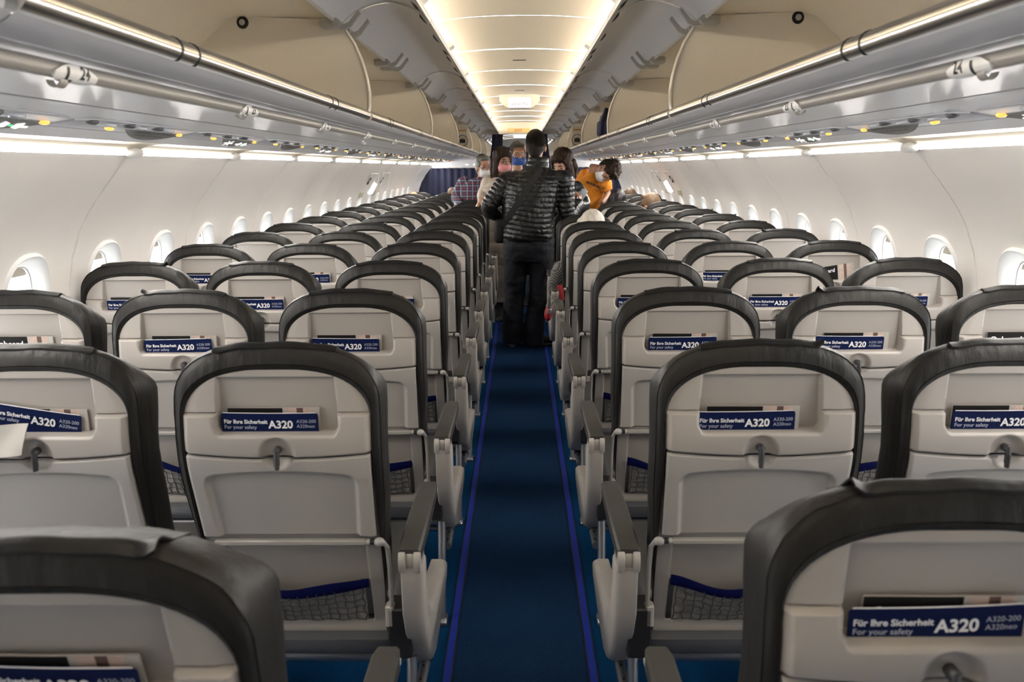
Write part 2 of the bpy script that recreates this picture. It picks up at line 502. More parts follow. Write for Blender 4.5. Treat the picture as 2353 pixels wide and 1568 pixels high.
# sidewall lamps: one per panel, each with its end clip
def sidewall_light(sx):
    root = empty('sidewall_light')
    d = MB()
    lens(d, sx, 0.066, PANEL - 0.066)
    d.build('diffuser', [M['cove_light'], M['cove_uplight']], root)
    c = MB()
    loops = []
    for k in range(9):
        t = k / 8; y = -0.085 + 0.17 * t; w = 0.05 + 0.95 * math.sin(PI * t) ** 0.8
        loops.append([Vector((sx * (1.476 + 0.026 * w * math.cos(a)), y, 1.565 + 0.022 * w * math.sin(a))) for a in [2 * PI * j / 10 for j in range(10)]])
    c.loft(loops); c.build('end_clip', M['window_rim'], root)
    return root
ORD = ['first', 'second', 'third', 'fourth', 'fifth', 'sixth', 'seventh', 'eighth', 'ninth', 'tenth', 'eleventh', 'twelfth', 'thirteenth',
       'fourteenth', 'fifteenth', 'sixteenth', 'seventeenth', 'eighteenth', 'nineteenth', 'twentieth']
for nm, sx in SIDES:
    proto = None
    for k in range(-1, 10):
        o = proto = sidewall_light(sx) if proto is None else copy_tree(proto)
        o.location = (0, SEAM0 + k * PANEL, 0)
        tag(o, '%s glowing white lamp strip along the top of the %s sidewall, counted from the viewer' % (ORD[k + 1], nm), 'light', 'sidewall lamps, ' + nm)
    # the stretch behind the viewer and beyond the divider, part of the setting
    for y0, y1 in ((SEAM0 - 2 * PANEL, SEAM0 - PANEL), (SEAM0 + 10 * PANEL, Y_FRONT)):
        d = MB(); lens(d, sx, y0, y1)
        struct(d.build('trim_%d' % ti, [M['cove_light'], M['cove_uplight']])); ti += 1

# cove lamps lighting the ceiling from behind the bin doors
for nm, sx in SIDES:
    d = MB(); h_ = MB()
    for k in range(2, 17):
        y0 = Y_BACK + 0.05 + k * PANEL
        slab(d, sx * 0.583, sx * 0.588, y0, y0 + PANEL - 0.05, 2.126, 2.152)
        slab(h_, sx * 0.5885, sx * 0.605, y0 - 0.02, y0 + PANEL - 0.03, 2.115, 2.155)
    struct(h_.build('trim_%d' % ti, M['bin_grey'])); ti += 1
    o = d.build('trim_%d' % ti, M['ceil_light']); struct(o); ti += 1
# ------------------------------------------------------------------ seats
TOPZ = 1.140
def yprof(t):
    """side profile of the back: near upright head part, slanted lower back"""
    if t < 0.20: return -0.085 * t
    if t < 0.30:
        q = (t - 0.20) / 0.10
        return -0.017 + 0.10 * (-0.085 * q + (0.24 + 0.085) * q * q / 2)
    return -0.017 + 0.10 * (-0.085 + 0.1625) + 0.24 * (t - 0.30)
def SP(u, t, n=0.0):
    """point on a seat back: u across, t down from the top, n out towards the row behind"""
    return Vector((u, yprof(t) - n, TOPZ - t))

def shell_half(t):
    """half width of the moulded back at t below the seat top"""
    tt = t - 0.056
    if tt < 0.115:
        k = 1 - (1 - max(tt, 0.0) / 0.115) ** 2.6
        return 0.085 + (0.2005 - 0.085) * max(0.0, k) ** (1 / 2.1)
    if t < 0.27: return 0.2005
    if t < 0.50: return lerp(0.2005, 0.196, (t - 0.27) / 0.23)
    return lerp(0.196, 0.190, min(1, (t - 0.50) / 0.25))
T_SEAM = lambda u: 0.2475 - 0.012 * (u / 0.2) ** 2
REC_T0, REC_T1 = 0.071, 0.194
def rec_half(t): return lerp(0.127, 0.134, (t - REC_T0) / (REC_T1 - REC_T0))
DISH_T, DISH_R = 0.236, 0.0365
def dish(u, t):
    d = math.hypot(u, t - DISH_T) / DISH_R
    return 0.013 * (1 - min(1.0, d) ** 5) + 0.0012 * (1 - sstep(1.0, 1.10, d)) * (1 if d > 1 else 1)
def shell_n(u, t):
    au = abs(u)
    n = 0.0
    lip = 0.0135 * sstep(0.1495, 0.1555, t) + 0.003 * math.sin(PI * min(1, max(0, (t - 0.155) / 0.09)))
    n += lip * (1 - 0.75 * sstep(0.186, 0.2005, au) ** 2)
    if t < 0.1495: n += 0.003 * (1 - sstep(0.85, 1.0, au / max(shell_half(t), 0.01)))
    n -= 0.0025 * (1 - sstep(0.0, 0.0022, abs(t - 0.1490)))
    rh = rec_half(t)
    cut = REC_T1 - 0.016 * max(0.0, (au - (rh - 0.018)) / 0.018) ** 3
    # rounded lip round the pocket mouth
    w = 0.005
    inside = 1 - sstep(rh - 0.0045, rh + 0.0005, au)
    inside *= sstep(REC_T0, REC_T0 + 0.004, t)
    inside *= 1 - sstep(cut - 0.002, cut + 0.0015, t)
    if t > 0.150: n -= 0.004 * (1 - sstep(0.0, 0.008, max(au - rh, t - cut))) * (1 - inside)
    depth = lerp(0.006, 0.024, (t - REC_T0) / (REC_T1 - REC_T0))
    n = lerp(n, -depth, inside)
    n -= dish(u, t)
    n -= 0.006 * (1 - sstep(0.0, 0.004, T_SEAM(u) - t))
    return n
def tray_n(u, t):
    au = abs(u)
    n = 0.0125
    n -= 0.006 * (1 - sstep(0.0, 0.004, t - T_SEAM(u) - 0.004))
    n -= dish(u, t)
    top = 0.277 + 0.010 * (au / 0.16) ** 2.2
    hw = lerp(0.172, 0.163, (t - 0.28) / 0.16)
    # rounded-rectangle panel pressed into the tray: signed distance to its edge
    r = 0.030; qx = au - (hw - r); qt = (top + r) - t
    d = (math.hypot(max(qx, 0), max(qt, 0)) + min(max(qx, qt), 0)) - r
    n -= 0.0125 * (1 - sstep(-0.013, 0.0, d))
    n -= 0.004 * sstep(shell_half(t) - 0.008, shell_half(t) - 0.001, au)
    return n

SEATM = {}
def frange(vals):
    out = []
    for a, b, n in vals:
        out += [lerp(a, b, i / n) for i in range(n)]
    out.append(vals[-1][1]); return out
def columns(t):
    h = shell_half(t); rh = min(rec_half(min(max(t, REC_T0), REC_T1)), h * 0.93)
    half = [rh - 0.0045 - 0.1235 * (1 - i / 48.0) * 1.0 for i in range(49)]
    half = [(rh - 0.0045) * i / 44 for i in range(44)] + [rh - 0.0045 + 0.005 * i / 5 for i in range(6)] + [lerp(rh + 0.0005, h, (i / 26) ** 0.9) for i in range(1, 27)]
    return [-u for u in half[:0:-1]] + half

def mesh_shell():
    mb = MB()
    TS = frange([(0.056, 0.066, 5), (0.066, 0.078, 10), (0.078, 0.145, 12), (0.145, 0.160, 16), (0.160, 0.186, 10), (0.186, 0.200, 16), (0.200, 0.2475, 34)])
    vs = []
    for t in TS:
        for u in columns(t):
            tt = min(t, T_SEAM(u))
            vs.append(SP(u, tt, shell_n(u, tt)))
    nu = len(columns(0.1))
    mb.add(vs, [[j * nu + i, j * nu + i + 1, (j + 1) * nu + i + 1, (j + 1) * nu + i] for j in range(len(TS) - 1) for i in range(nu - 1)])
    for idx in (range(nu), range(len(vs) - nu, len(vs)), range(0, len(vs), nu), range(nu - 1, len(vs), nu)):
        row = [vs[i] for i in idx]; mb.loft([row, [p + Vector((0, 0.03, 0)) for p in row]], closed=False)
    return mb.mesh('back_shell', M['shell'], 60)

def mesh_tray():
    mb = MB()
    TS = frange([(0.0, 0.010, 8), (0.010, 0.030, 18), (0.030, 0.072, 24), (0.072, 0.198, 14)])
    vs = []
    cols = columns(0.24); nu = len(cols); h0 = shell_half(0.24)
    for q in TS:
        for u0 in cols:
            base = T_SEAM(u0) + 0.004
            t = base + (0.450 - base) * q / 0.198
            u = u0 / h0 * (shell_half(t) - 0.002)
            vs.append(SP(u, t, tray_n(u, t)))
    mb.add(vs, [[j * nu + i, j * nu + i + 1, (j + 1) * nu + i + 1, (j + 1) * nu + i] for j in range(len(TS) - 1) for i in range(nu - 1)])
    for idx in (range(nu), range(len(vs) - nu, len(vs)), range(0, len(vs), nu), range(nu - 1, len(vs), nu)):
        row = [vs[i] for i in idx]; mb.loft([row, [p + Vector((0, 0.022, 0)) for p in row]], closed=False)
    return mb.mesh('tray_table', M['tray'], 60)

def mesh_lower():
    """fixed lower back below the tray, its side strips run up beside the tray"""
    mb = MB()
    def n_(u, t):
        au = abs(u)
        n = -0.006 - 0.030 * (1 - sstep(0.28, 0.32, t))
        hw = 0.166
        k = sstep(0.478, 0.490, t) * (1 - sstep(hw - 0.005, hw + 0.002, au)) * (1 - sstep(0.706, 0.712, t))
        n -= 0.014 * k
        n += 0.010 * sstep(0.700, 0.735, t)
        n -= 0.05 * sstep(0.735, 0.775, t) ** 2
        return n
    TS = frange([(0.20, 0.28, 2), (0.28, 0.32, 4), (0.32, 0.474, 3), (0.474, 0.494, 8), (0.494, 0.70, 6), (0.70, 0.715, 8), (0.715, 0.735, 4), (0.735, 0.746, 3)])
    US2 = frange([(-1, -0.87, 4), (-0.87, -0.76, 14), (-0.76, 0.76, 8), (0.76, 0.87, 14), (0.87, 1, 4)])
    vs = []; nu = len(US2)
    for t in TS:
        hw = lerp(0.209, 0.198, sstep(0.3, 0.75, t))
        for s in US2: vs.append(SP(s * hw, t, n_(s * hw, t)))
    mb.add(vs, [[j * nu + i, j * nu + i + 1, (j + 1) * nu + i + 1, (j + 1) * nu + i] for j in range(len(TS) - 1) for i in range(nu - 1)])
    for i0 in (0, nu - 1):
        col = [vs[j * nu + i0] for j in range(len(TS))]
        mb.loft([col, [p + Vector((0, 0.05, 0)) for p in col]], closed=False)
    return mb.mesh('lower_back_panel', M['shell'], 50)

def outline(kind, n=64):
    """closed-path points (u, t) from the lower left up over the top to the lower right"""
    if kind == 'inner':
        a, top, tc, ex = 0.2010, 0.0555, 0.171, 2.5; cut = 0.09
    else:
        a, top, tc, ex = 0.2245, 0.0, 0.145, 2.8; cut = 0.11
    pts = []
    tb = 0.735
    for i in range(14):
        t = lerp(tb, tc + 0.02, i / 13)
        if kind == 'inner': u = min(shell_half(t) + 0.008, a) if t > 0.3 else a
        else: u = a - 0.012 * sstep(0.30, 0.50, t) - 0.02 * sstep(0.5, 0.73, t)
        pts.append((-u, t))
    m = 26
    arc = []
    for i in range(m + 1):
        ang = PI - PI * i / m
        x, y = sup(a, tc - top, ex, ang)
        arc.append((x, tc - y))
    full = pts + arc + [(-u, t) for u, t in pts[::-1]]
    return full

def top_fall(t, n):
    """the top of the cushion drops away towards the sitter"""
    return 0.50 * max(0.0, -n - 0.016) * (1 - sstep(0.02, 0.13, t))
def mesh_cover():
    inn, out = outline('inner'), outline('outer')
    n = len(inn); mb = MB()
    loops = []
    # (blend inner->outer, rear offset, shrink)
    prof = [(-0.08, -0.020), (-0.03, 0.000), (0.05, 0.005), (0.18, 0.0075), (0.205, 0.0055), (0.23, 0.0078), (0.55, 0.006), (0.78, 0.000), (0.86, -0.003), (0.885, -0.0035), (0.90, -0.0015), (0.925, -0.006), (0.98, -0.018), (1.02, -0.034), (1.04, -0.055), (1.02, -0.078), (0.93, -0.096), (0.75, -0.108), (0.3, -0.118)]
    rnd = random.Random(11)
    wr = [rnd.uniform(-1, 1) for _ in range(n)]
    for a, nn in prof:
        lp = []
        for i in range(n):
            u = lerp(inn[i][0], out[i][0], a); t = lerp(inn[i][1], out[i][1], a)
            topness = 1 - sstep(0.10, 0.30, t)
            # the cushion is deeper at the top and thins out towards the seat
            d = nn if nn > -0.03 else nn * lerp(0.8, 1.0, topness)
            t += top_fall(t, d)
            w = (0.0016 * wr[i] + 0.0016 * math.sin(i * 2.1 + 6 * a) * math.sin(i * 0.37)) * topness * (1 if 0.25 < a < 1.0 else 0)
            lp.append(SP(u, t, d + w))
        loops.append(lp)
    mb.loft(loops, closed=False, cap=False)
    # front of the cushion
    last = loops[-1]; ctr = []
    m = n // 2
    for k in range(1, 5):
        pass
    half = n // 2
    rows = []
    for i in range(half):
        a, b = last[i], last[n - 1 - i]
        rows.append([a.lerp(b, q / 6) + Vector((0, 0.012 * math.sin(PI * q / 6), 0)) for q in range(7)])
    vs = [p for r in rows for p in r]
    mb.add(vs, [[j * 7 + i, j * 7 + i + 1, j * 7 + i + 8, j * 7 + i + 7] for j in range(half - 1) for i in range(6)])
    return mb.mesh('headrest_cover', M['leather'], 60)

def mesh_flap(seed):
    """the loose leather tab that folds back over the headrest"""
    rnd = random.Random(seed); mb = MB()
    x0, x1 = -0.128 + rnd.uniform(-.006, .006), 0.128 + rnd.uniform(-.006, .006)
    lift = [rnd.uniform(0.0005, 0.003), rnd.uniform(0.0005, 0.003)]
    if seed == 2: lift[0] = 0.012
    if seed == 3: lift[1] = 0.012
    out = outline('outer')
    top = [(u, t) for u, t in out if t < 0.15]
    top.sort()
    def tt(u): return interp(top, u)
    prof = [(0.008, -0.002), (0.004, -0.008), (0.000, -0.015), (-0.001, -0.024), (-0.001, -0.05), (-0.001, -0.09)]
    loops = []
    nx = 22
    for dt, nn in prof:
        lp = []
        for i in range(nx + 1):
            s = i / nx; u = lerp(x0, x1, s)
            e = max(0, 1 - s / 0.06) * lift[0] + max(0, 1 - (1 - s) / 0.06) * lift[1]
            sag = 0.0010 * math.sin(s * 17 + seed)
            lp.append(SP(u, tt(u) + dt * (1 - 0.35 * max(0, (abs(s - .5) - .44) / .06)) - 0.0015 + top_fall(0.0, nn) - e * (1.0 if nn > -0.03 else 0.3) + sag, nn + 0.003))
        loops.append(lp)
    low = [[p + Vector((0, 0, -0.004)) for p in l] for l in loops]
    mb.loft(loops, closed=False); mb.loft(low, closed=False)
    for a, b in ((loops[0], low[0]), (loops[-1], low[-1]), ([l[0] for l in loops], [l[0] for l in low]), ([l[-1] for l in loops], [l[-1] for l in low])):
        mb.loft([a, b], closed=False)
    return mb.mesh('headrest_flap', M['leather_flap'], 50)

def mesh_latch(tilt):
    mb = MB()
    R = Matrix.Rotation(tilt, 3, 'Y')
    c = SP(0, 0.229, 0.004)
    vs = MB()
    vs.lathe([(0.0085, 0), (0.0085, 0.014), (0.006, 0.017)], (0, 0, 0), 12, Matrix.Rotation(PI / 2, 3, 'X'))
    vs.tube([(0, -0.014, 0.004), (0, -0.016, -0.012), (0, -0.016, -0.03)], [0.0055, 0.0065, 0.0065], 10)
    vs.tube([(0, -0.016, -0.012), (0, -0.017, -0.040)], [(0.0072, 0.006), (0.0066, 0.005)], 10)
    mb.add([R @ p + c for p in vs.v], vs.f)
    return mb.mesh('tray_latch', M['latch'], 40)

def mesh_bar(side):
    mb = MB()
    a, b = SP(-0.172, 0.466, 0.012), SP(0.172, 0.466, 0.012)
    mb.box((a + b) / 2, (0.344, 0.016, 0.013), 0.003, 1)
    return mb.mesh('bumper_bar', M['bar'], 40)
def mesh_knob(side):
    mb = MB(); x = side
    p = SP(0, 0.466, 0.012)
    Ry = Matrix.Rotation(PI / 2, 3, 'Y')
    mb.lathe([(0.0065, 0), (0.0065, 0.012)], (side * 0.184 - 0.006, p.y, p.z), 12, Ry, mi=1)
    mb.lathe([(0.0075, 0), (0.0085, 0.004), (0.0075, 0.008)], (side * 0.176 - 0.004, p.y, p.z), 12, Ry)
    mb.ellip((side * 0.201, p.y - 0.001, p.z), (0.0125, 0.0105, 0.0105))
    mb.tube([(side * 0.208, p.y, p.z), (side * 0.2165, p.y + 0.012, p.z - 0.02), (side * 0.2185, p.y + 0.02, p.z - 0.08), (side * 0.2175, p.y + 0.03, p.z - 0.2)], [(0.007, 0.006), (0.006, 0.006), (0.005, 0.006), (0.004, 0.006)], 8)
    return mb.mesh('bar_pivot', [M['knob'], M['black']], 40)

def band_t(s): return 0.580 + 0.030 * max(0.0, math.sin(PI * (s + 1) / 2)) ** 1.4 - 0.004 * math.sin(5 * s)
def mesh_band():
    mb = MB(); loops = []
    for k in range(25):
        s = -1 + 2 * k / 24; u = s * 0.166; t = band_t(s); h = 0.0140 + 0.002 * math.sin(4 * s)
        n0 = 0.012 + 0.012 * (1 - s * s)
        loops.append([SP(u, t - h, n0), SP(u, t - h * 0.4, n0 + 0.003), SP(u, t + h * 0.5, n0 + 0.003), SP(u, t + h, n0 + 0.001), SP(u, t + h * 0.5, n0 - 0.003), SP(u, t - h * 0.4, n0 - 0.003)])
    mb.loft(loops)
    return mb.mesh('elastic_band', M['navy_band'], 60)
def mesh_net():
    mb = MB(); r = 0.0015
    def pt(s, q):
        t0 = band_t(s) + 0.008; t = lerp(t0, 0.700, q)
        n = (0.012 + 0.014 * (1 - s * s)) * (1 - 0.75 * q)
        return SP(s * 0.150, t, n + 0.0015)
    for k in range(15):
        s = -1 + 2 * k / 14
        mb.tube([pt(s + 0.020 * math.sin(3 * q + 1.7 * k), q / 6) for q in range(7)], r, 5)
    for q in range(1, 6):
        mb.tube([pt(-1 + 2 * k / 28, (q - 0.16 * math.sin(k * 1.1 + q)) / 5.1) for k in range(29)], r, 5)
    return mb.mesh('pocket_net', M['net'], 60)
def mesh_liner():
    mb = MB()
    def fn(a, b):
        s = -1 + 2 * a; t = lerp(band_t(s) + 0.006, 0.702, b)
        n = (0.008 + 0.012 * (1 - s * s)) * (1 - 0.7 * b) - 0.001 + 0.0025 * math.sin(s * 23 + b * 6) * math.sin(b * 9 + s * 7)
        return SP(s * 0.155, t, n)
    mb.grid(40, 12, fn)
    for a0, a1, b0, b1 in ((-.166, -.142, .592, .708), (.142, .166, .592, .708), (-.166, .166, .694, .709)):
        c = [SP(u, t, -0.013) for u, t in ((a0, b0), (a1, b0), (a1, b1), (a0, b1))]; d = [SP(u, t, -0.0235) for u, t in ((a0, b0), (a1, b0), (a1, b1), (a0, b1))]
        mb.loft([d, c], mi=1)
    return mb.mesh('pocket_liner', [M['pocket_plastic'], M['grey_plastic']], 60)
def mesh_pan():
    """grey tray under the seat and the cushion on top of it"""
    mb = MB()
    loops = []
    for y, z0, z1, w in ((0.062, 0.372, 0.398, 0.200), (0.074, 0.354, 0.402, 0.218), (0.16, 0.345, 0.41, 0.228), (0.48, 0.36, 0.41, 0.228), (0.52, 0.37, 0.41, 0.224)):
        loops.append([Vector((-w, y, z0 + .012)), Vector((-w + .012, y, z0)), Vector((w - .012, y, z0)), Vector((w, y, z0 + .012)), Vector((w, y, z1)), Vector((-w, y, z1))])
    mb.loft(loops)
    return mb.mesh('seat_pan', M['grey_plastic'], 40)
def mesh_cushion():
    mb = MB(); mb.box((0, 0.315, 0.445), (0.445, 0.43, 0.10), 0.035, 3)
    return mb.mesh('seat_cushion', M['cushion'], 50)

def mesh_arm_body(side):
    """moulded side panel under the aisle armrest: a tall post that sweeps forward along the seat"""
    mb = MB(); X = side * 0.272
    prof = [(-0.012, 0.622), (0.020, 0.630), (0.062, 0.628), (0.078, 0.610), (0.085, 0.540), (0.105, 0.480), (0.15, 0.435), (0.24, 0.405), (0.42, 0.375), (0.545, 0.355), (0.560, 0.330), (0.535, 0.300), (0.36, 0.270),
            (0.22, 0.262), (0.145, 0.285), (0.085, 0.345), (0.030, 0.430), (-0.004, 0.500)]
    def X3(d): return X + side * d
    loops = []
    for d, sc in ((-0.0225, 0.93), (-0.019, 1.0), (0.012, 1.0), (0.022, 0.955), (0.027, 0.90)):
        cy = sum(p[0] for p in prof) / len(prof); cz = sum(p[1] for p in prof) / len(prof)
        lp = []
        for i, (y, z) in enumerate(prof):
            # inset along the outline rather than to the centre
            p0 = prof[i - 1]; p1 = prof[(i + 1) % len(prof)]
            tx, tz = p1[0] - p0[0], p1[1] - p0[1]; l = math.hypot(tx, tz)
            nx, nz = -tz / l, tx / l
            k = (1 - sc) * 0.10
            lp.append(Vector((X3(d), y - nx * k * -1 * -1, z - nz * k * -1 * -1)))
        loops.append(lp)
    mb.loft(loops)
    return mb.mesh('armrest_body', M['armshell'], 45)
def mesh_arm_pad(side):
    mb = MB(); X = side * 0.272
    loops = []
    for y, z, h, w in ((-0.010, 0.668, 0.026, 0.024), (-0.004, 0.672, 0.030, 0.026), (0.20, 0.672, 0.032, 0.0265), (0.36, 0.672, 0.032, 0.0245), (0.385, 0.668, 0.026, 0.021), (0.392, 0.660, 0.012, 0.015)):
        loops.append([Vector((X - w, y, z - h)), Vector((X - w, y, z - 0.006)), Vector((X - w + 0.005, y, z)), Vector((X + w - 0.005, y, z)), Vector((X + w, y, z - 0.006)), Vector((X + w, y, z - h))])
    mb.loft(loops)
    return mb.mesh('armrest_pad', M['armpad'], 35)
def mesh_arm_cap(side):
    """pale hinge end of the armrest with its two cheeks and centre tongue"""
    mb = MB(); X = side * 0.272
    for dx, w, dy in ((-0.0170, 0.0165, 0.0), (0.0, 0.0172, 0.006), (0.0170, 0.0165, 0.0)):
        loops = []
        for x, e in ((X + dx - w / 2, 0.0035), (X + dx - w / 2 + 0.0012, 0.0012), (X + dx - w / 2 + 0.004, 0.0), (X + dx + w / 2 - 0.004, 0.0), (X + dx + w / 2 - 0.0012, 0.0012), (X + dx + w / 2, 0.0035)):
            q = e if dx else e * 0.4
            prof = [(-0.010 + dy, 0.6625 - q), (0.010, 0.6635 - q), (0.05, 0.655), (0.05, 0.622), (0.004 + dy, 0.606 + q), (-0.012 + dy + q, 0.612 + q * .5), (-0.0185 + dy + q, 0.628), (-0.0205 + dy + q, 0.645), (-0.017 + dy + q, 0.657 - q * .6)]
            loops.append([Vector((x, y, z)) for y, z in prof])
        mb.loft(loops)
    # light side rail under the pad
    mb.box((X + side * 0.021, 0.20, 0.645), (0.006, 0.36, 0.012), 0.002, 1)
    mb.box((X - side * 0.021, 0.20, 0.645), (0.006, 0.36, 0.012), 0.002, 1)
    return mb.mesh('armrest_hinge', M['armshell'], 35)
def mesh_bracket(side):
    mb = MB(); x = side * 0.212
    mb.box((x, 0.055, 0.47), (0.02, 0.03, 0.055), 0.004, 1)
    mb.lathe([(0.009, 0), (0.009, 0.05)], (min(x, x + side * 0.05), 0.055, 0.475), 10, Matrix.Rotation(PI / 2, 3, 'Y'))
    mb.box((x + side * 0.022, 0.075, 0.425), (0.055, 0.07, 0.13), 0.004, 1, mi=1)
    return mb.mesh('armrest_bracket', [M['armshell'], M['black']], 35)

for k, fn in (('back_shell', mesh_shell), ('tray_table', mesh_tray), ('lower_back_panel', mesh_lower), ('headrest_cover', mesh_cover), ('elastic_band', mesh_band),
              ('pocket_net', mesh_net), ('pocket_liner', mesh_liner), ('seat_pan', mesh_pan), ('seat_cushion', mesh_cushion)):
    SEATM[k] = fn()
for s in (-1, 1):
    SEATM['bumper_bar', s] = mesh_bar(s); SEATM['bar_pivot', s] = mesh_knob(s)
    for k, fn in (('armrest_body', mesh_arm_body), ('armrest_pad', mesh_arm_pad), ('armrest_hinge', mesh_arm_cap), ('armrest_bracket', mesh_bracket)): SEATM[k, s] = fn(s)
for q in range(4): SEATM['headrest_flap', q] = mesh_flap(q)
for q, a in enumerate((0.0, 0.16, -0.05)): SEATM['tray_latch', q] = mesh_latch(a)
# recalc normals once per shared mesh
for me in SEATM.values():
    bm = bmesh.new(); bm.from_mesh(me); bmesh.ops.recalc_face_normals(bm, faces=bm.faces); bm.to_mesh(me); bm.free()

BACK_PARTS = ('headrest_cover', 'back_shell', 'tray_table', 'lower_back_panel')
def part(name, key, root): return link(name, SEATM[key], root)
def lean_back(o, ang):
    """recline one back part about the pivot near the cushion"""
    piv = Vector((0, 0.06, 0.43)); R = Matrix.Rotation(ang, 3, 'X')
    o.location = piv - R @ piv; o.rotation_euler = (ang, 0, 0)

def make_seat(x, y, side, col, row, recline=0.0, flap=0, latch=0):
    """side: -1 left block, +1 right block; col: aisle / middle / window"""
    root = empty('aircraft_seat', (x, y, 0))
    near = row <= 5
    aisle = -side
    backs = []
    cv = part('headrest_cover', 'headrest_cover', root); backs.append(cv)
    fl = part('headrest_flap', ('headrest_flap', flap), cv)
    sh = part('back_shell', 'back_shell', root); backs.append(sh)
    tr = part('tray_table', 'tray_table', root); backs.append(tr)
    if near or col == 'aisle':
        lo = part('lower_back_panel', 'lower_back_panel', root); backs.append(lo)
        pv = part('bar_pivot', ('bar_pivot', aisle), root); backs.append(pv)
    if near:
        lt = part('tray_latch', ('tray_latch', latch), tr)
        br = part('bumper_bar', ('bumper_bar', aisle), root); backs.append(br)
    if row <= 2:
        pk = part('pocket_liner', 'pocket_liner', lo)
        part('elastic_band', 'elastic_band', lo)['label'] = 'navy blue elastic band'
        part('pocket_net', 'pocket_net', lo)
    part('seat_pan', 'seat_pan', root)
    if near or col == 'aisle': part('seat_cushion', 'seat_cushion', root)
    if col == 'aisle':
        ab = part('armrest', ('armrest_body', aisle), root)
        part('armrest_pad', ('armrest_pad', aisle), ab)
        part('armrest_hinge', ('armrest_hinge', aisle), ab)
        if near: part('armrest_bracket', ('armrest_bracket', aisle), ab)
    if recline:
        for b in backs: lean_back(b, recline)
    return root

def mesh_frame(side):
    """aluminium beams and legs that carry one block of three seats"""
    mb = {}
    return mb
XC = {'aisle': 0.517, 'middle': 1.036, 'window': 1.544}
def make_frame(side, y):
    root = empty('seat_frame', (0, y, 0))
    x0, x1 = side * 0.27, side * 1.66
    for yy in (0.11, 0.42):
        b = MB(); b.tube([(x0, yy, 0.326), (x1, yy, 0.326)], 0.016, 12); b.build('cross_beam', M['tube'], root)
    for xx in (0.270, 1.25):
        b = MB(); b.tube([(side * xx, 0.10, 0.33), (side * xx, 0.02, 0.012)], 0.0135, 12)
        b.box((side * xx, 0.02, 0.008), (0.035, 0.06, 0.016), 0.003, 1)
        b.build('leg', M['tube'], root)
        if xx < 1: continue
        b = MB(); b.tube([(side * xx, 0.42, 0.33), (side * xx, 0.42, 0.012)], 0.0125, 12)
        b.box((side * xx, 0.42, 0.008), (0.035, 0.06, 0.016), 0.003, 1); b.build('leg', M['tube'], root)
    b = MB(); z = 0.245; xa = side * 0.252
    b.tube([(xa, 0.085, z), (xa, 0.195, z), (side * 0.262, 0.218, z), (side * 0.29, 0.226, z), (x1, 0.226, z)], 0.0135, 12)
    for q in (0.11, 0.165): b.ellip((xa, q, z + 0.012), (0.004, 0.006, 0.003), mi=1)
    b.box((xa, 0.212, z + .006), (0.03, 0.03, 0.024), 0.005, 1, mi=1)
    b.build('baggage_bar', [M['tube'], M['black']], root)
    return root

BLOCK = {-1: 'left', 1: 'right'}
def seat_label(side, col, row):
    if row == -1:
        return {'left': 'reclined dark grey leather aisle seat at the lower left corner, top of its back only',
                'right': 'dark grey leather aisle seat at the lower right corner, nearest the viewer'}[BLOCK[side]]
    return 'dark leather %s seat of the %s block, %s full row from the viewer' % (col, BLOCK[side], ORD[row])
NROW = 15
random.seed(21)
FRAME0 = {}
for side in (-1, 1):
    for row in range(-1, NROW):
        y = ROW0 + PITCH * row
        cols = ['aisle'] if row == -1 else (['aisle', 'middle'] if row == 0 else ['aisle', 'middle', 'window'])
        for col in cols:
            rec = random.uniform(-0.004, 0.010)
            if row == -1: rec = 0.175 if side < 0 else 0.015
            o = make_seat(side * XC[col] + AX + (0.012 if (row == -1 and side < 0) else 0.0), y, side, col, row, rec, random.choice((0, 0, 1, 1, 2, 3)), random.choice((0, 0, 1, 2)))
            if (side, col, row) == (-1, 'aisle', 0):
                pass
            tag(o, seat_label(side, col, row), 'seat', 'aircraft seats, %s block' % BLOCK[side])
        if row >= -1:
            f = FRAME0.get(side)
            if f is None: f = FRAME0[side] = make_frame(side, y)
            else: f = copy_tree(f); f.location = (0, y, 0)
            what = 'aluminium legs and beams carrying the seats of the %s block, ' % BLOCK[side]
            tag(f, what + ('row nearest the viewer' if row == -1 else '%s full row' % ORD[row]), 'seat frame', 'seat frames, %s block' % BLOCK[side])
# ------------------------------------------------------------------ overhead bins
BINL = 2 * PANEL
BIN_Y0 = 3.162 - BINL
HOUSE = [(0.578, 1.690), (0.60, 1.684), (1.29, 1.680), (1.30, 1.74), (1.255, 1.83), (1.16, 1.935), (1.06, 2.02), (1.01, 2.036), (0.66, 2.030), (0.642, 2.012)]
FRONT = [(0.655, 2.022), (0.628, 1.99), (0.597, 1.94), (0.572, 1.88), (0.557, 1.82), (0.551, 1.77), (0.553, 1.72), (0.566, 1.672), (0.575, 1.664)]
DOOR = catmull([(0.648, 2.004), (0.607, 2.044), (0.545, 2.075), (0.475, 2.088), (0.415, 2.078), (0.365, 2.052), (0.326, 2.016)], 4)
FASCIA = catmull([(0.556, 1.672), (0.575, 1.660), (0.605, 1.654), (0.640, 1.6505), (0.700, 1.6485)], 4)

def profile_plate(mb, pts, thick, y0, y1, sx, mi=0, mi_top=0):
    """curved sheet of given thickness following a cross-section line"""
    n = len(pts); top = []
    for i, p in enumerate(pts):
        d = (pts[min(i + 1, n - 1)] - pts[max(i - 1, 0)]).normalized()
        nrm = Vector((-d.y, d.x))
        if nrm.y < 0: nrm = -nrm
        top.append(p + nrm * thick)
    loop = list(pts) + top[::-1]
    mb.loft([[Vector((sx * p.x, y, p.y)) for p in loop] for y in (y0, y1)], mi=mi)

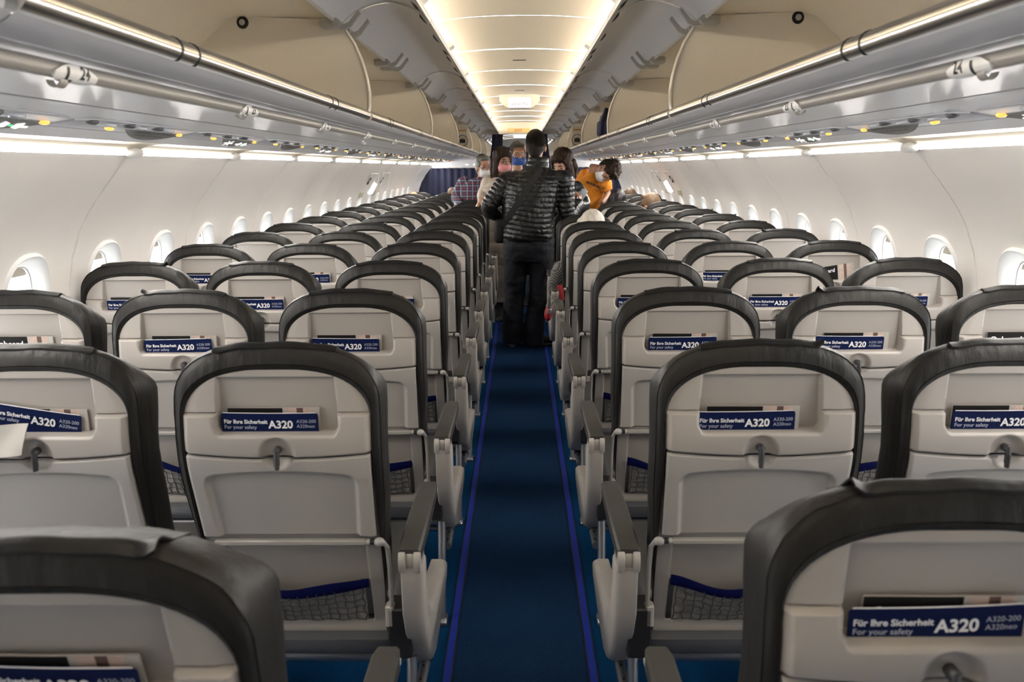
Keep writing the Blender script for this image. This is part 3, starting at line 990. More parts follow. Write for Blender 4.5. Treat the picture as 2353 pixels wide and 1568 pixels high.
def make_bin_parts(root, sx, L, ndoor):
    hs = MB()
    hp = [Vector(p) for p in HOUSE]
    hs.loft([[Vector((sx * p.x, y, p.y)) for p in hp] for y in (0.0, L)], closed=False)
    hs.build('housing', M['bin_beige'], root, angle=25, fix=False)
    fs = MB()
    fs.loft([[Vector((sx * p.x, y, p.y)) for p in FASCIA] for y in (0.004, L - 0.004)], closed=False)
    fs.tube([(sx * 0.607, 0.004, 1.6535), (sx * 0.607, L - 0.004, 1.6535)], 0.0012, 6)
    fs.build('fascia', M['bin_grey'], root, angle=50, fix=False)
    dv = MB(); poly = [Vector(p) for p in FRONT] + [Vector((0.60, 1.675)), Vector((1.285, 1.675)), Vector((1.298, 1.74)), Vector((1.253, 1.832)), Vector((1.158, 1.938)), Vector((1.058, 2.022)), Vector((1.01, 2.038))]
    dv.loft([[Vector((sx * p.x, y, p.y)) for p in poly] for y in (L - 0.026, L - 0.002)])
    d = dv.build('divider', M['bin_beige'], root, angle=30)
    et = MB()
    loops = []
    fp = [Vector(p) for p in FRONT]
    for i, p in enumerate(fp):
        t = (fp[min(i + 1, len(fp) - 1)] - fp[max(i - 1, 0)]).normalized(); nrm = Vector((t.y, -t.x))
        if nrm.x > 0: nrm = -nrm
        q = []
        for a in range(10):
            an = 2 * PI * a / 10; w = p + nrm * 0.006 * math.cos(an)
            q.append(Vector((sx * w.x, L - 0.014 + 0.019 * math.sin(an), w.y)))
        loops.append(q)
    et.loft(loops); et.build('edge_trim', M['bin_trim'], d, angle=60)
    rl = MB(); rl.tube([(sx * 0.566, 0.012, 1.692), (sx * 0.566, L - 0.03, 1.692)], 0.0195, 18)
    r = rl.build('lip_rail', M['rail'], root)
    for yy in (0.486, 0.486 + PANEL):
        for dy in (-0.037, 0.037):
            b = MB(); b.lathe([(0.0200, -0.004), (0.0206, -0.003), (0.0206, 0.003), (0.0200, 0.004)], (sx * 0.566, yy + dy, 1.692), 18, Matrix.Rotation(PI / 2, 3, 'X'))
            b.build('rail_band', M['black'], r)
    hr = MB()
    hr.tube([(sx * 0.648, 0, 2.006), (sx * 0.648, L, 2.006)], 0.007, 8)
    hr.build('hinge_rail', M['bin_trim'], root)
    # doors, swung up against the ceiling
    for k in range(ndoor):
        y0 = k * L / ndoor + 0.006; y1 = (k + 1) * L / ndoor - 0.006
        m = MB(); profile_plate(m, DOOR, 0.014, y0, y1, sx)
        dr = m.build('door', M['bin_door'], root, angle=50)
        e = MB(); e.tube([(sx * 0.325, y0, 2.019), (sx * 0.325, y1, 2.019)], (0.006), 6)
        for yy in (y0 + 0.002, y1 - 0.002):
            e.tube([(sx * p.x, yy, p.y - 0.002) for p in DOOR], 0.0045, 6)
        e.build('door_seal', M['window_rim'], dr)
        npan = max(1, round((y1 - y0) / PANEL))
        for q in range(npan):
            yc = y0 + (q + 0.75 if npan == 1 else q + 0.75) * (y1 - y0) / npan
            lt = MB()
            # white paddle on the outside of the door edge
            lt.loft([[Vector((sx * x, yc + s * w, z)) for x, z, w, s in ((0.322, 2.030, 0.055, -1), (0.322, 2.030, 0.055, 1), (0.300, 2.045, 0.040, 1), (0.300, 2.045, 0.040, -1))],
                     [Vector((sx * x, yc + s * w, z)) for x, z, w, s in ((0.335, 2.058, 0.055, -1), (0.335, 2.058, 0.055, 1), (0.312, 2.066, 0.035, 1), (0.312, 2.066, 0.035, -1))]])
            l = lt.build('door_latch', M['window_rim'], dr, angle=20)
            for dy in (-0.03, 0.03):
                hk = MB()
                hk.loft([[Vector((sx * 0.336, yc + dy - 0.016, 2.017)), Vector((sx * 0.336, yc + dy + 0.016, 2.017)), Vector((sx * 0.324, yc + dy, 2.005))],
                         [Vector((sx * 0.352, yc + dy - 0.012, 2.028)), Vector((sx * 0.352, yc + dy + 0.012, 2.028)), Vector((sx * 0.345, yc + dy, 2.018))]])
                hk.build('latch_hook', M['black'], l, angle=20)
            for dq in (-0.43, 0.22):
                ct = MB(); yy = yc + dq
                ct.loft([[Vector((sx * 0.348, yy - 0.045, 2.016)), Vector((sx * 0.344, yy + 0.045, 2.014)), Vector((sx * 0.327, yy + 0.018, 2.002))],
                         [Vector((sx * 0.350, yy - 0.030, 2.030)), Vector((sx * 0.350, yy + 0.030, 2.030)), Vector((sx * 0.345, yy + 0.012, 2.022))]])
                ct.build('door_catch', M['black'], dr, angle=20)
    # hinge blocks with their two curved arms
    for yy in (0.09, PANEL - 0.09, PANEL + 0.09, L - 0.09):
        h = MB(); h.box((sx * 0.672, yy, 1.998), (0.055, 0.06, 0.032), 0.008, 2)
        h.lathe([(0.015, -0.04), (0.015, 0.04)], (sx * 0.640, yy, 1.998), 12, Matrix.Rotation(PI / 2, 3, 'X'))
        hg = h.build('hinge', M['hinge'], root)
        a = MB(); loops = []
        for x, z, hw, th in ((0.640, 1.992, 0.012, 0.009), (0.618, 1.986, 0.010, 0.008), (0.596, 1.996, 0.0095, 0.0065), (0.574, 2.022, 0.0095, 0.0055), (0.560, 2.038, 0.014, 0.005)):
            loops.append([Vector((sx * (x + th * 0.6), yy - hw, z + th)), Vector((sx * (x + th * 0.6), yy + hw, z + th)), Vector((sx * (x - th * 0.6), yy + hw, z - th)), Vector((sx * (x - th * 0.6), yy - hw, z - th))])
        a.loft(loops)
        for q in (-0.006, 0.006): a.ellip((sx * 0.566, yy + q, 2.029), (0.004, 0.004, 0.003), None, 8, 5)
        a.build('hinge_arm', M['hinge'], hg, angle=30)
    g = MB(); R = Matrix.Rotation(PI / 2, 3, 'X')
    g.lathe([(0.014, 0.0), (0.019, 0.002), (0.022, 0.006), (0.022, 0.012)], (sx * 0.995, L - 0.032, 2.016), 16, Matrix.Rotation(-PI / 2, 3, 'X'))
    gm = g.build('grommet', M['black'], root)
    g = MB(); g.lathe([(0.011, 0.0), (0.012, 0.006)], (sx * 0.995, L - 0.033, 2.016), 12, Matrix.Rotation(-PI / 2, 3, 'X')); g.build('grommet_core', M['hinge'], gm)

def scale_section(o):
    for ch in o.children_recursive:
        for v in ch.data.vertices: v.co.x *= KF; v.co.z = 1.5 + (v.co.z - 1.5) * KF
PLACE = ['nearest', 'second', 'third', 'fourth', 'fifth', 'sixth', 'seventh', 'eighth']
for nm, sx in SIDES:
    protos = {}
    for k in range(7):
        nd = 1 if k < 2 else 2
        if nd not in protos:
            r = empty('overhead_bin'); make_bin_parts(r, sx, BINL, nd); protos[nd] = r; scale_section(r)
        else: r = copy_tree(protos[nd])
        r.location = (0, BIN_Y0 + k * BINL, 0)
        tag(r, '%s open overhead bin of the %s row, door swung up, beige lining' % (PLACE[k], nm), 'luggage bin', 'overhead bins, %s row' % nm)
    # closed stretches behind the viewer and past the last open bin: setting
    for y0, y1 in ((Y_BACK, BIN_Y0), (BIN_Y0 + 7 * BINL, Y_FRONT)):
        m = MB(); pts = [Vector(p) for p in HOUSE]
        m.loft([[Vector((sx * p.x, y, p.y)) for p in pts] for y in (y0, y1)], closed=False)
        m.loft([[Vector((sx * p[0], y, p[1])) for p in FRONT] for y in (y0, y1)], closed=False)
        m.loft([[Vector((sx * p.x, y, p.y)) for p in FASCIA] for y in (y0, y1)], closed=False)
        o = m.build('trim_%d' % ti, M['bin_grey'], angle=40, fix=False); struct(o); ti += 1
        for v in o.data.vertices: v.co.x *= KF; v.co.z = 1.5 + (v.co.z - 1.5) * KF

# ------------------------------------------------------------------ handrails with row markers
def marker(sx, y, num, root):
    cx, cz, R = sx * 0.656, 1.640, 0.0165
    def fn(a, ang, r=R):
        return Vector((cx - sx * r * math.cos(ang), y + a, cz - r * math.sin(ang)))
    m = MB(); loops = []
    for k in range(13):
        t = k / 12; a = -0.056 + 0.112 * t
        w = 1.15 * (math.sin(PI * (0.05 + 0.9 * t)) ** 0.7)
        loops.append([fn(a, 0.55 - w + 2 * w * j / 8) for j in range(9)] + [fn(a, 0.55 + w - 2 * w * j / 8, R - 0.004) for j in range(9)])
    m.loft(loops)
    p = m.build('row_marker', M['window_rim'], root, angle=60)
    # letters run away from the viewer on the left rail, towards the viewer on the right one
    dirn = -sx
    def lay(x, yy): return fn(dirn * x, 0.62 - yy / R, R + 0.0006)
    vs, fs = text_mesh(str(num), 0.026, lay, bold=0.0006)
    t = MB(); off = 0.008 if sx < 0 else -0.038
    vs2 = [Vector((v.x, v.y + dirn * off, v.z)) for v in vs]
    t.add(vs2, fs)
    # little seat pictogram
    o2 = -0.030 if sx < 0 else 0.006
    for x0, x1, z0, z1 in ((0.002, 0.009, -0.004, 0.014), (0.002, 0.022, -0.010, -0.004)):
        for q in range(6):
            za, zb = lerp(z0, z1, q / 6), lerp(z0, z1, (q + 1) / 6)
            t.add([lay(x0 + o2, za), lay(x1 + o2, za), lay(x1 + o2, zb), lay(x0 + o2, zb)], [[0, 1, 2, 3]])
    t.build('number_lettering', M['psu_text'], p, fix=False)
    h = MB(); loops = []
    for j in range(7):
        an = 1.0 + 1.1 * j / 6
        c = fn(-0.028, an, R + 0.003 + 0.006 * math.sin(PI * j / 6))
        loops.append([c + Vector((0, d, e)) for d, e in ((-0.010, 0), (0.010, 0), (0.010, 0.003), (-0.010, 0.003))])
    h.loft(loops); h.build('coat_hook', M['bar'], p)
for nm, sx in SIDES:
    root = empty('handrail', (0, 0, 0))
    b = MB(); b.tube([(sx * 0.656, 0.25, 1.640), (sx * 0.656, 14.0, 1.640)], 0.0125, 16); b.build('rail_tube', M['bar'], root)
    for k in range(0, 17): marker(sx, 1.204 + PITCH * k, 24 - k, root)
    tag(root, 'pale grey tubular rail with row numbers under the %s overhead bins' % nm, 'handrail')

# ------------------------------------------------------------------ passenger service units
def psu_pt(sx, a, b, d=0.0):
    """a along the cabin, b outboard, d down"""
    return Vector((sx * (1.115 + b), a, 1.6205 - 0.167 * b - d))
def make_psu(sx, kind):
    root = empty('service_unit')
    P = lambda a, b, d=0.0: psu_pt(sx, a, b, d)
    m = MB()
    out = [(-0.36, -0.02), (-0.30, -0.045), (0.30, -0.045), (0.36, -0.03), (0.36, 0.05), (-0.36, 0.05)]
    m.loft([[P(a, b, -0.004) for a, b in out], [P(a, b, 0.0025) for a, b in out], [P(a * 0.992, b * 0.95, 0.004) for a, b in out]])
    base = m.build('panel', M['psu'], root, angle=30)
    pl = MB(); n = 18
    ring = []
    for i in range(n + 1):
        s = -1 + 2 * i / n; ring.append((0.155 + s * 0.195, 0.012 + 0.044 * (1 - s * s)))
    for i in range(1, n):
        s = 1 - 2 * i / n; ring.append((0.155 + s * 0.195, 0.012 - 0.004 * (1 - s * s)))
    W = lambda b: 0.005 + 0.30 * max(0, b - 0.006)
    pl.loft([[P(a, b, 0.002) for a, b in ring], [P(a, b, W(b)) for a, b in ring]])
    plate = pl.build('sign_plate', M['psu_dark'], root, angle=30)
    dirn = 1 if sx < 0 else -1
    if kind == 'text':
        t = MB()
        for line, b in (('Schwimmweste unter Ihrem Sitz', 0.020), ('Life vest under your seat', 0.036)):
            vs, fs = text_mesh(line, 0.019, lambda x, y, b=b: P(0.155 + dirn * x, b - y, W(b - y) + 0.0007), align='CENTER')
            t.add(vs, fs)
        t.build('lettering', M['psu_text'], plate, fix=False)
    else:
        # no-smoking: cigarette bar in a cross; belts: two buckles meeting
        def quad(mb, a0, b0, a1, b1): mb.add([P(a0, b0, W(b0) + 0.001), P(a1, b0, W(b0) + 0.001), P(a1, b1, W(b1) + 0.001), P(a0, b1, W(b1) + 0.001)], [[0, 1, 2, 3]])
        t = MB(); c0 = 0.155 - dirn * 0.075
        quad(t, c0 - 0.045, 0.030, c0 + 0.045, 0.037)
        for s in (-1, 1):
            t.add([P(c0 - 0.03, 0.034 - s * 0.016, W(0.034 - s * 0.016) + 0.001), P(c0 - 0.02, 0.034 - s * 0.016, W(0.034 - s * 0.016) + 0.001), P(c0 + 0.03, 0.034 + s * 0.016, W(0.034 + s * 0.016) + 0.001), P(c0 + 0.02, 0.034 + s * 0.016, W(0.034 + s * 0.016) + 0.001)], [[0, 1, 2, 3]])
        c1 = 0.155 + dirn * 0.075
        for s in (-1, 1):
            t.add([P(c1 + s * 0.012, 0.026, W(0.026) + 0.001), P(c1 + s * 0.036, 0.020, W(0.020) + 0.001), P(c1 + s * 0.040, 0.031, W(0.031) + 0.001), P(c1 + s * 0.066, 0.033, W(0.033) + 0.001), P(c1 + s * 0.066, 0.039, W(0.039) + 0.001), P(c1 + s * 0.040, 0.040, W(0.040) + 0.001), P(c1 + s * 0.036, 0.047, W(0.047) + 0.001), P(c1 + s * 0.012, 0.042, W(0.042) + 0.001)], [[0, 1, 2, 3, 4, 5, 6, 7]])
        t.build('lit_symbols', M['sign_lit'], plate, fix=False)
        r = MB(); quad(r, c0 - 0.006, 0.028, c0 + 0.006, 0.032); r.build('lit_red_cross', M['sign_red'], plate, fix=False)
        r = MB(); quad(r, c1 - 0.007, 0.031, c1 + 0.007, 0.037); r.build('lit_green_buckle', M['sign_green'], plate, fix=False)
    Rd = Matrix.Rotation(PI, 3, 'X') @ Matrix.Rotation(sx * 0.165, 3, 'Y')
    for a in (-0.20, -0.02, 0.16):
        l = MB(); l.lathe([(0.030, -0.004), (0.031, 0.002), (0.027, 0.005), (0.022, 0.003), (0.006, 0.0015)], P(a, -0.012, 0.003), 18, Rd)
        l.build('reading_light', M['clear_lens'], root, angle=30)
    for a in (-0.30, -0.10, 0.08):
        l = MB(); l.lathe([(0.020, -0.004), (0.020, 0.002), (0.014, 0.007), (0.009, 0.008), (0.007, 0.005)], P(a, -0.026, 0.003), 14, Rd)
        l.build('air_nozzle', M['grey_plastic'], root, angle=30)
    for a in (-0.13, 0.345 if sx < 0 else 0.345):
        l = MB(); l.ellip(P(a if a < 0 else 0.325, 0.012, 0.006), (0.009, 0.020, 0.0065)); l.build('amber_lamp', M['amber'], root)
    return root
for nm, sx in SIDES:
    pr = {}
    for k in range(-1, 15):
        kind = 'text' if k % 2 == 0 else 'sign'
        if kind not in pr: r = pr[kind] = make_psu(sx, kind)
        else: r = copy_tree(pr[kind])
        r.location = (0, 2.38 + PITCH * k, 0)
        what = 'life vest notice plate' if kind == 'text' else 'lit no smoking and seat belt signs'
        tag(r, '%s service panel with %s under the %s bins' % (ORD[k + 1], what, nm), 'service panel', 'service panels, %s side' % nm)

# ------------------------------------------------------------------ signs and slots on the ceiling
for k, y in enumerate((5.75, 7.95, 10.16)):
    m = MB(); m.box((0, y, 2.2205), (0.092, 0.022, 0.006), 0.002, 1)
    tag(m.build('ceiling_slot', M['black']), '%s small dark slot in the middle of the ceiling' % ('nearest', 'second', 'farthest')[k], 'vent', 'ceiling slots')
ex = empty('exit_sign', (0, 8.42, 0))
tag(ex, 'glowing white exit box hanging from the ceiling with red arrows', 'exit sign')
m = MB(); loops = []
for y, s in ((-0.05, 0.9), (-0.045, 1.0), (0.045, 1.0), (0.05, 0.9)):
    lp = [(-0.205, 2.160), (-0.135, 2.095), (-0.11, 2.087), (0.11, 2.087), (0.135, 2.095), (0.205, 2.160), (0.20, 2.225), (-0.20, 2.225)]
    loops.append([Vector((x * s, y, 2.15 + (z - 2.15) * s)) for x, z in lp])
m.loft(loops); m.build('sign_housing', M['ceiling_lip'], ex, angle=30)
M['exit_face'] = emitter('exit_face_lamp', (1, 1, 1), 0.42)
M['exit_letter'] = mat('exit_letter_pale', (0.12, 0.12, 0.11), 0.5, emit=(0.6, 0.6, 0.56), estr=0.08)
m = MB(); m.box((0, -0.048, 2.140), (0.232, 0.012, 0.100), 0.004, 1); fc = m.build('lit_face', M['exit_face'], ex)
t = MB(); vs, fs = text_mesh('EXIT', 0.046, lambda x, y: Vector((x, -0.0552, 2.108 + y)), bold=0.0003, align='CENTER', spacing=1.25); t.add(vs, fs)
t.build('lettering', M['exit_letter'], fc, fix=False)
t = MB()
for s in (-1, 1): t.add([(s * 0.068, -0.0553, 2.114), (s * 0.068, -0.0553, 2.134), (s * 0.082, -0.0553, 2.124)], [[0, 1, 2]])
t.build('direction_arrows', M['sign_red'], fc, fix=False)

# header over the aisle curtain with its own exit sign
HY = 13.4
m = MB(); m.box((0, HY, 2.125), (1.26, 0.05, 0.19), 0.006, 1); struct(m.build('trim_%d' % ti, M['ceiling_lip'])); ti += 1
gal = MB(); gal.box((0, 18.2, 0.97), (1.5, 0.5, 1.94), 0.02, 1); tag(gal.build('galley_cabinet', M['black']), 'dark galley cabinet far ahead beyond the aisle curtains', 'cabinet')
h = empty('exit_sign', (0, HY, 0)); tag(h, 'yellow exit plate with red letters above the aisle curtains', 'exit sign')
M['exit_yellow'] = mat('exit_plate_yellow', (0.50, 0.36, 0.15), 0.5, emit=(1.0, 0.78, 0.36), estr=0.05)
M['exit_red'] = mat('exit_letter_red', (0.30, 0.03, 0.01), 0.5, emit=(0.9, 0.12, 0.02), estr=0.04)
m = MB(); m.box((-0.02, -0.032, 2.09), (0.36, 0.012, 0.066), 0.004, 1); p = m.build('sign_plate', M['exit_yellow'], h)
t = MB(); vs, fs = text_mesh('EXIT', 0.058, lambda x, y: Vector((x - 0.02, -0.0385, 2.069 + y)), bold=0.0008, align='CENTER', spacing=1.05); t.add(vs, fs); t.build('lettering', M['exit_red'], p, fix=False)
ex2 = empty('exit_sign', (0, 16.2, 0)); tag(ex2, 'small glowing white exit box far beyond the aisle curtains', 'exit sign')
m = MB(); m.box((0, 0, 2.10), (0.27, 0.05, 0.085), 0.01, 1); m.build('sign_housing', M['ceiling_lip'], ex2)
m = MB(); m.box((0, -0.028, 2.10), (0.235, 0.01, 0.07), 0.003, 1); m.build('lit_face', M['exit_face'], ex2)

# ------------------------------------------------------------------ curtains
def drape(name, parent, path, z0, z1, amp, waves, mtl, spread=None):
    """pleated cloth hanging along a plan path [(x, y)...]"""
    m = MB(); P = [Vector(p) for p in path]
    seg = [0.0]
    for a, b in zip(P, P[1:]): seg.append(seg[-1] + (b - a).length)
    def at(s):
        d = s * seg[-1]
        for i in range(len(seg) - 1):
            if d <= seg[i + 1] + 1e-9:
                t = (d - seg[i]) / (seg[i + 1] - seg[i]); return P[i].lerp(P[i + 1], t), (P[i + 1] - P[i]).normalized()
        return P[-1], (P[-1] - P[-2]).normalized()
    nu, nv = waves * 8, 10
    def fn(a, b, off):
        p, d = at(a); nrm = Vector((-d.y, d.x)); z = lerp(z1, z0, b)
        w = amp * (0.55 + 0.45 * b) * (math.sin(2 * PI * waves * a) + 0.35 * math.sin(2 * PI * waves * 0.37 * a + 2 * b)) + off
        q = p + nrm * w
        if spread: q = Vector(spread(q.x, q.y, b))
        return Vector((q.x, q.y, z))
    m.grid(nu, nv, lambda a, b: fn(a, b, 0.003)); m.grid(nu, nv, lambda a, b: fn(a, b, -0.003), flip=True)
    return m.build(name, mtl, parent, angle=80, fix=False)
for nm, sx in SIDES:
    c = empty('class_curtain', (0, 13.95, 0))
    tag(c, 'navy pleated curtain closing off the seats behind the %s' % ('man in the plaid shirt' if sx < 0 else 'man in the orange shirt'), 'curtain', 'cabin divider curtains')
    def hug(x, y, b, sx=sx):
        z = lerp(1.497, 0.35, b)
        lim = wall_pt(wall_s(z))[0].x - 0.04
        return (sx * min(abs(x), lim), y)
    drape('curtain_cloth', c, [(sx * 1.76, 0), (sx * 0.34, 0)], 0.35, 1.497, 0.034, 12, M['curtain'], hug)
    m = MB(); m.tube([(sx * 1.49, 0, 1.50), (sx * 0.34, 0, 1.50)], 0.008, 8); m.build('curtain_rod', M['bin_trim'], c)
    # header board over the curtain
    b = empty('divider_header', (0, 13.88, 0)); tag(b, 'pale header board with lit signs and grilles over the %s divider curtain' % nm, 'header')
    m = MB()
    m.loft([[Vector((sx * x, y, z)) for x, z in ((0.36, 1.505), (1.50, 1.505), (1.47, 1.575), (1.28, 1.60), (0.36, 1.655))] for y in (-0.02, 0.02)]); m.build('board', M['psu'], b)
    m = MB()
    for x0 in (0.92, 0.80, 0.765): m.box((sx * (x0 - 0.02), -0.024, 1.553), (0.055 if x0 > 0.9 else 0.028, 0.006, 0.012), 0.002, 1)
    m.build('lit_symbols', M['sign_lit'], b)
    for x0 in (0.66, 0.52):
        m = MB()
        for q in range(4): m.box((sx * x0, -0.023, 1.540 + 0.009 * q), (0.11, 0.006, 0.004), 0.001, 1)
        m.build('grille', M['psu_dark'], b)
for nm, sx in SIDES:
    c = empty('aisle_curtain', (sx * 0.36, 13.42, 0))
    tag(c, 'navy aisle curtain gathered to the %s under the exit plate' % nm, 'curtain', 'aisle curtains')
    drape('curtain_cloth', c, [(-sx * 0.09, 0), (sx * 0.09, 0.02)], 0.25, 2.07, 0.018, 5, M['curtain'], lambda x, y, b, sx=sx: (x + (sx * 0.16 * sstep(0.0, 0.7, b)), y))
    m = MB(); m.tube([(-sx * 0.10, 0, 2.075), (sx * 0.24, 0, 2.075)], 0.008, 8); m.build('curtain_rod', M['bin_trim'], c)

# placards on the bin dividers ahead
for nm, sx in SIDES:
    y = BIN_Y0 + 4 * BINL - 0.032
    p = empty('placard', (0, y, 0)); tag(p, 'grey placard with a ringed suitcase sign on the divider of the %s bins' % nm, 'placard', 'suitcase placards')
    m = MB(); m.box((sx * 0.69, 0, 1.85), (0.135, 0.006, 0.25), 0.003, 1); m.build('plate', M['hinge'], p)
    m = MB(); m.box((sx * 0.68, -0.0045, 1.93), (0.09, 0.003, 0.02)); m.build('amber_strip', mat('ochre_print', (0.35, 0.20, 0.04), 0.5, var=0.05), p)
    m = MB(); loops = []
    for i in range(28):
        a = 2 * PI * i / 28; c, s = math.cos(a), math.sin(a)
        loops.append([Vector((sx * 0.68 + r * c, yy, 1.815 + r * s)) for r, yy in ((0.058, -0.004), (0.065, -0.004), (0.065, -0.006), (0.058, -0.006))])
    m.loft(loops, cap=False, ring=True); m.build('ring_mark', M['psu_text'], p)
    m = MB(); m.box((sx * 0.68, -0.005, 1.81), (0.066, 0.003, 0.045)); m.box((sx * 0.68, -0.005, 1.838), (0.022, 0.003, 0.006)); m.build('suitcase_mark', M['psu_text'], p)

# overwing exits: bent grab handles, lit plates and placards on the sidewalls
di = 1
for nm, sx in SIDES:
    for yc in (8.93, 9.73):
        fr = MB()
        s0, s1 = wall_s(1.47), wall_s(0.55)
        def ribbon(mb, pts, w, d):
            """raised strip along wall coordinates (y, s)"""
            loops = []
            for i, (y, s) in enumerate(pts):
                y0, q0 = pts[max(i - 1, 0)]; y1, q1 = pts[min(i + 1, len(pts) - 1)]
                ty, ts = y1 - y0, q1 - q0; l = math.hypot(ty, ts); ny, ns = -ts / l * w, ty / l * w
                loops.append([wall3(sx, y + ny, s + ns, 0.004), wall3(sx, y + ny, s + ns, d), wall3(sx, y - ny, s - ns, d), wall3(sx, y - ny, s - ns, 0.004)])
            mb.loft(loops)
        ribbon(fr, [(yc - 0.27, s0), (yc + 0.27, s0), (yc + 0.27, s1), (yc - 0.27, s1), (yc - 0.27, s0)], 0.004, 0.007)
        d = struct(fr.build('door_%d' % di, M['window_rim'])); di += 1
        hd = MB(); ribbon(hd, [(yc - 0.20, s0 + 0.03), (yc + 0.20, s0 + 0.03), (yc + 0.225, s0 + 0.05), (yc + 0.23, s0 + 0.30)], 0.007, 0.016); hd.build('door_handle', M['window_rim'], d)
        pl = MB(); ribbon(pl, [(yc - 0.02, s0 + 0.09), (yc + 0.02, s0 + 0.17)], 0.012, 0.018); pl.build('handle_recess', M['black'], d)
        pl = MB(); ribbon(pl, [(yc - 0.15, s0 + 0.30), (yc + 0.02, s0 + 0.30)], 0.03, 0.016); pl.build('instruction_plate', mat('pale_instruction', (0.55, 0.55, 0.42), 0.5, var=0.3, vscale=60), d)
    lp = MB(); ribbon(lp, [(9.30, wall_s(1.345)), (9.30, wall_s(1.225))], 0.10, 0.04)
    o = lp.build('exit_lamp', M['exit_face']); tag(o, 'bright white lamp plate beside the overwing exits on the %s wall' % nm, 'light', 'exit lamps')

# navy bag in the right bins
bg_ = empty('backpack', (0.72, 6.48, 1.692)); tag(bg_, 'navy backpack standing in the third bin of the right row', 'bag')
m = MB(); m.box((0, 0, 0.115), (0.16, 0.40, 0.23), 0.05, 3); m.build('bag_body', M['seat_blue'], bg_)
m = MB(); m.box((-0.085, -0.05, 0.10), (0.05, 0.22, 0.12), 0.02, 2); m.build('front_pocket', M['seat_blue'], bg_)
m = MB(); m.tube([(-0.06, -0.19, 0.24), (-0.09, -0.22, 0.15), (-0.10, -0.20, 0.03)], (0.016), 8); m.build('strap', M['curtain'], bg_)
# ------------------------------------------------------------------ people
from mathutils.bvhtree import BVHTree
from mathutils import noise as mnoise
def at(x, y, Y):
    """cabin point seen at photo pixel (x, y) on the cross-section Y metres ahead"""
    xx = x - 0.0070 * (y - VPY); yy = y + 0.0070 * (x - VPX)
    c, s = 0.9772, 0.2124; k = c / F_PX; v = yy - VPY
    D = c * Y / (1 - k * s * v); h = k * v * D
    return Vector(((xx - VPX) * D / F_PX, Y, CAM_Z - h))

def solidify(mb, voxel, smooth=4, post=None):
    """fuse overlapping volumes into one continuous skin"""
    me = bpy.data.meshes.new('tmp'); me.from_pydata([tuple(p) for p in mb.v], [], mb.f)
    bm = bmesh.new(); bm.from_mesh(me); bmesh.ops.recalc_face_normals(bm, faces=bm.faces); bm.to_mesh(me); bm.free()
    ob = bpy.data.objects.new('tmp', me); COL.objects.link(ob)
    r = ob.modifiers.new('r', 'REMESH'); r.mode = 'VOXEL'; r.voxel_size = voxel
    if smooth:
        sm = ob.modifiers.new('s', 'SMOOTH'); sm.iterations = smooth; sm.factor = 0.5
    dg = bpy.context.evaluated_depsgraph_get()
    out = bpy.data.meshes.new_from_object(ob.evaluated_get(dg))
    bpy.data.objects.remove(ob); bpy.data.meshes.remove(me)
    if post:
        nr = [v.normal.copy() for v in out.vertices]
        for v, n in zip(out.vertices, nr): v.co += post(v.co, n)
        out.update()
    out.shade_smooth()
    return out
def put(name, me, mtl, parent, origin):
    for v in me.vertices: v.co -= origin
    me.materials.clear(); me.materials.append(mtl)
    return link(name, me, parent)
def putmb(name, mb, mtl, parent, origin, angle=50):
    mb.v = [p - origin for p in mb.v]
    return mb.build(name, mtl, parent, angle=angle)

P_ = {}
P_['skin'] = mat('skin', (0.3600, 0.1944, 0.1296), 0.5, var=0.08, vscale=25)
P_['skin_tan'] = mat('skin_tanned', (0.3150, 0.1575, 0.0975), 0.5, var=0.08, vscale=25)
P_['eye'] = mat('eye_dark', (0.03, 0.02, 0.015), 0.2, var=0.05)
P_['hair_dark'] = mat('hair_dark_brown', (0.0084, 0.0052, 0.0038), 0.6, spec=0.2, bump=0.6, bscale=60, var=0.5, vscale=50, stretch=(3, 3, 0.4))
P_['hair_brown'] = mat('hair_brown', (0.0208, 0.0092, 0.0048), 0.6, spec=0.2, bump=0.6, bscale=60, var=0.55, vscale=40, stretch=(3, 3, 0.3))
P_['hair_grey'] = mat('hair_grey', (0.0780, 0.0715, 0.0650), 0.5, bump=0.6, bscale=60, var=0.6, vscale=40, stretch=(3, 3, 0.6))
P_['hair_curly'] = mat('hair_curly_brown', (0.022, 0.0115, 0.0065), 0.6, spec=0.2, bump=1.0, bscale=50, var=0.6, vscale=50)
P_['hair_white'] = mat('hair_white', (0.5280, 0.4800, 0.4160), 0.5, bump=0.6, bscale=40, var=0.25, vscale=20, stretch=(1, 1, 2))
P_['hair_blond'] = mat('hair_greyblond', (0.1950, 0.1235, 0.0715), 0.55, bump=0.6, bscale=90, var=0.3, vscale=60)
P_['hair_tawny'] = mat('hair_tawny', (0.1020, 0.0570, 0.0270), 0.5, bump=0.6, bscale=60, var=0.4, vscale=50, stretch=(3, 3, 0.5))
P_['hair_black'] = mat('hair_black', (0.0096, 0.0060, 0.0078), 0.45, bump=0.4, bscale=80, var=0.4, vscale=50)
P_['puffer'] = mat('black_puffer_nylon', (0.0055, 0.0055, 0.0060), 0.36, spec=0.38, bump=0.4, bscale=38, var=0.2, vscale=20, detail=4)
P_['strap'] = mat('black_webbing', (0.0036, 0.0036, 0.0036), 0.75, bump=0.2, bscale=400, var=0.1)
P_['jeans_dark'] = mat('dark_denim', (0.0039, 0.0055, 0.0110), 0.8, bump=0.35, bscale=24, var=0.4, vscale=10)
P_['jeans_pale'] = mat('pale_denim', (0.0960, 0.1440, 0.2040), 0.8, bump=0.3, bscale=24, var=0.25, vscale=12)
P_['shoe'] = mat('black_shoe', (0.0060, 0.0054, 0.0054), 0.5, var=0.2)
P_['sole'] = mat('grey_sole', (0.0600, 0.0570, 0.0540), 0.7, var=0.2)
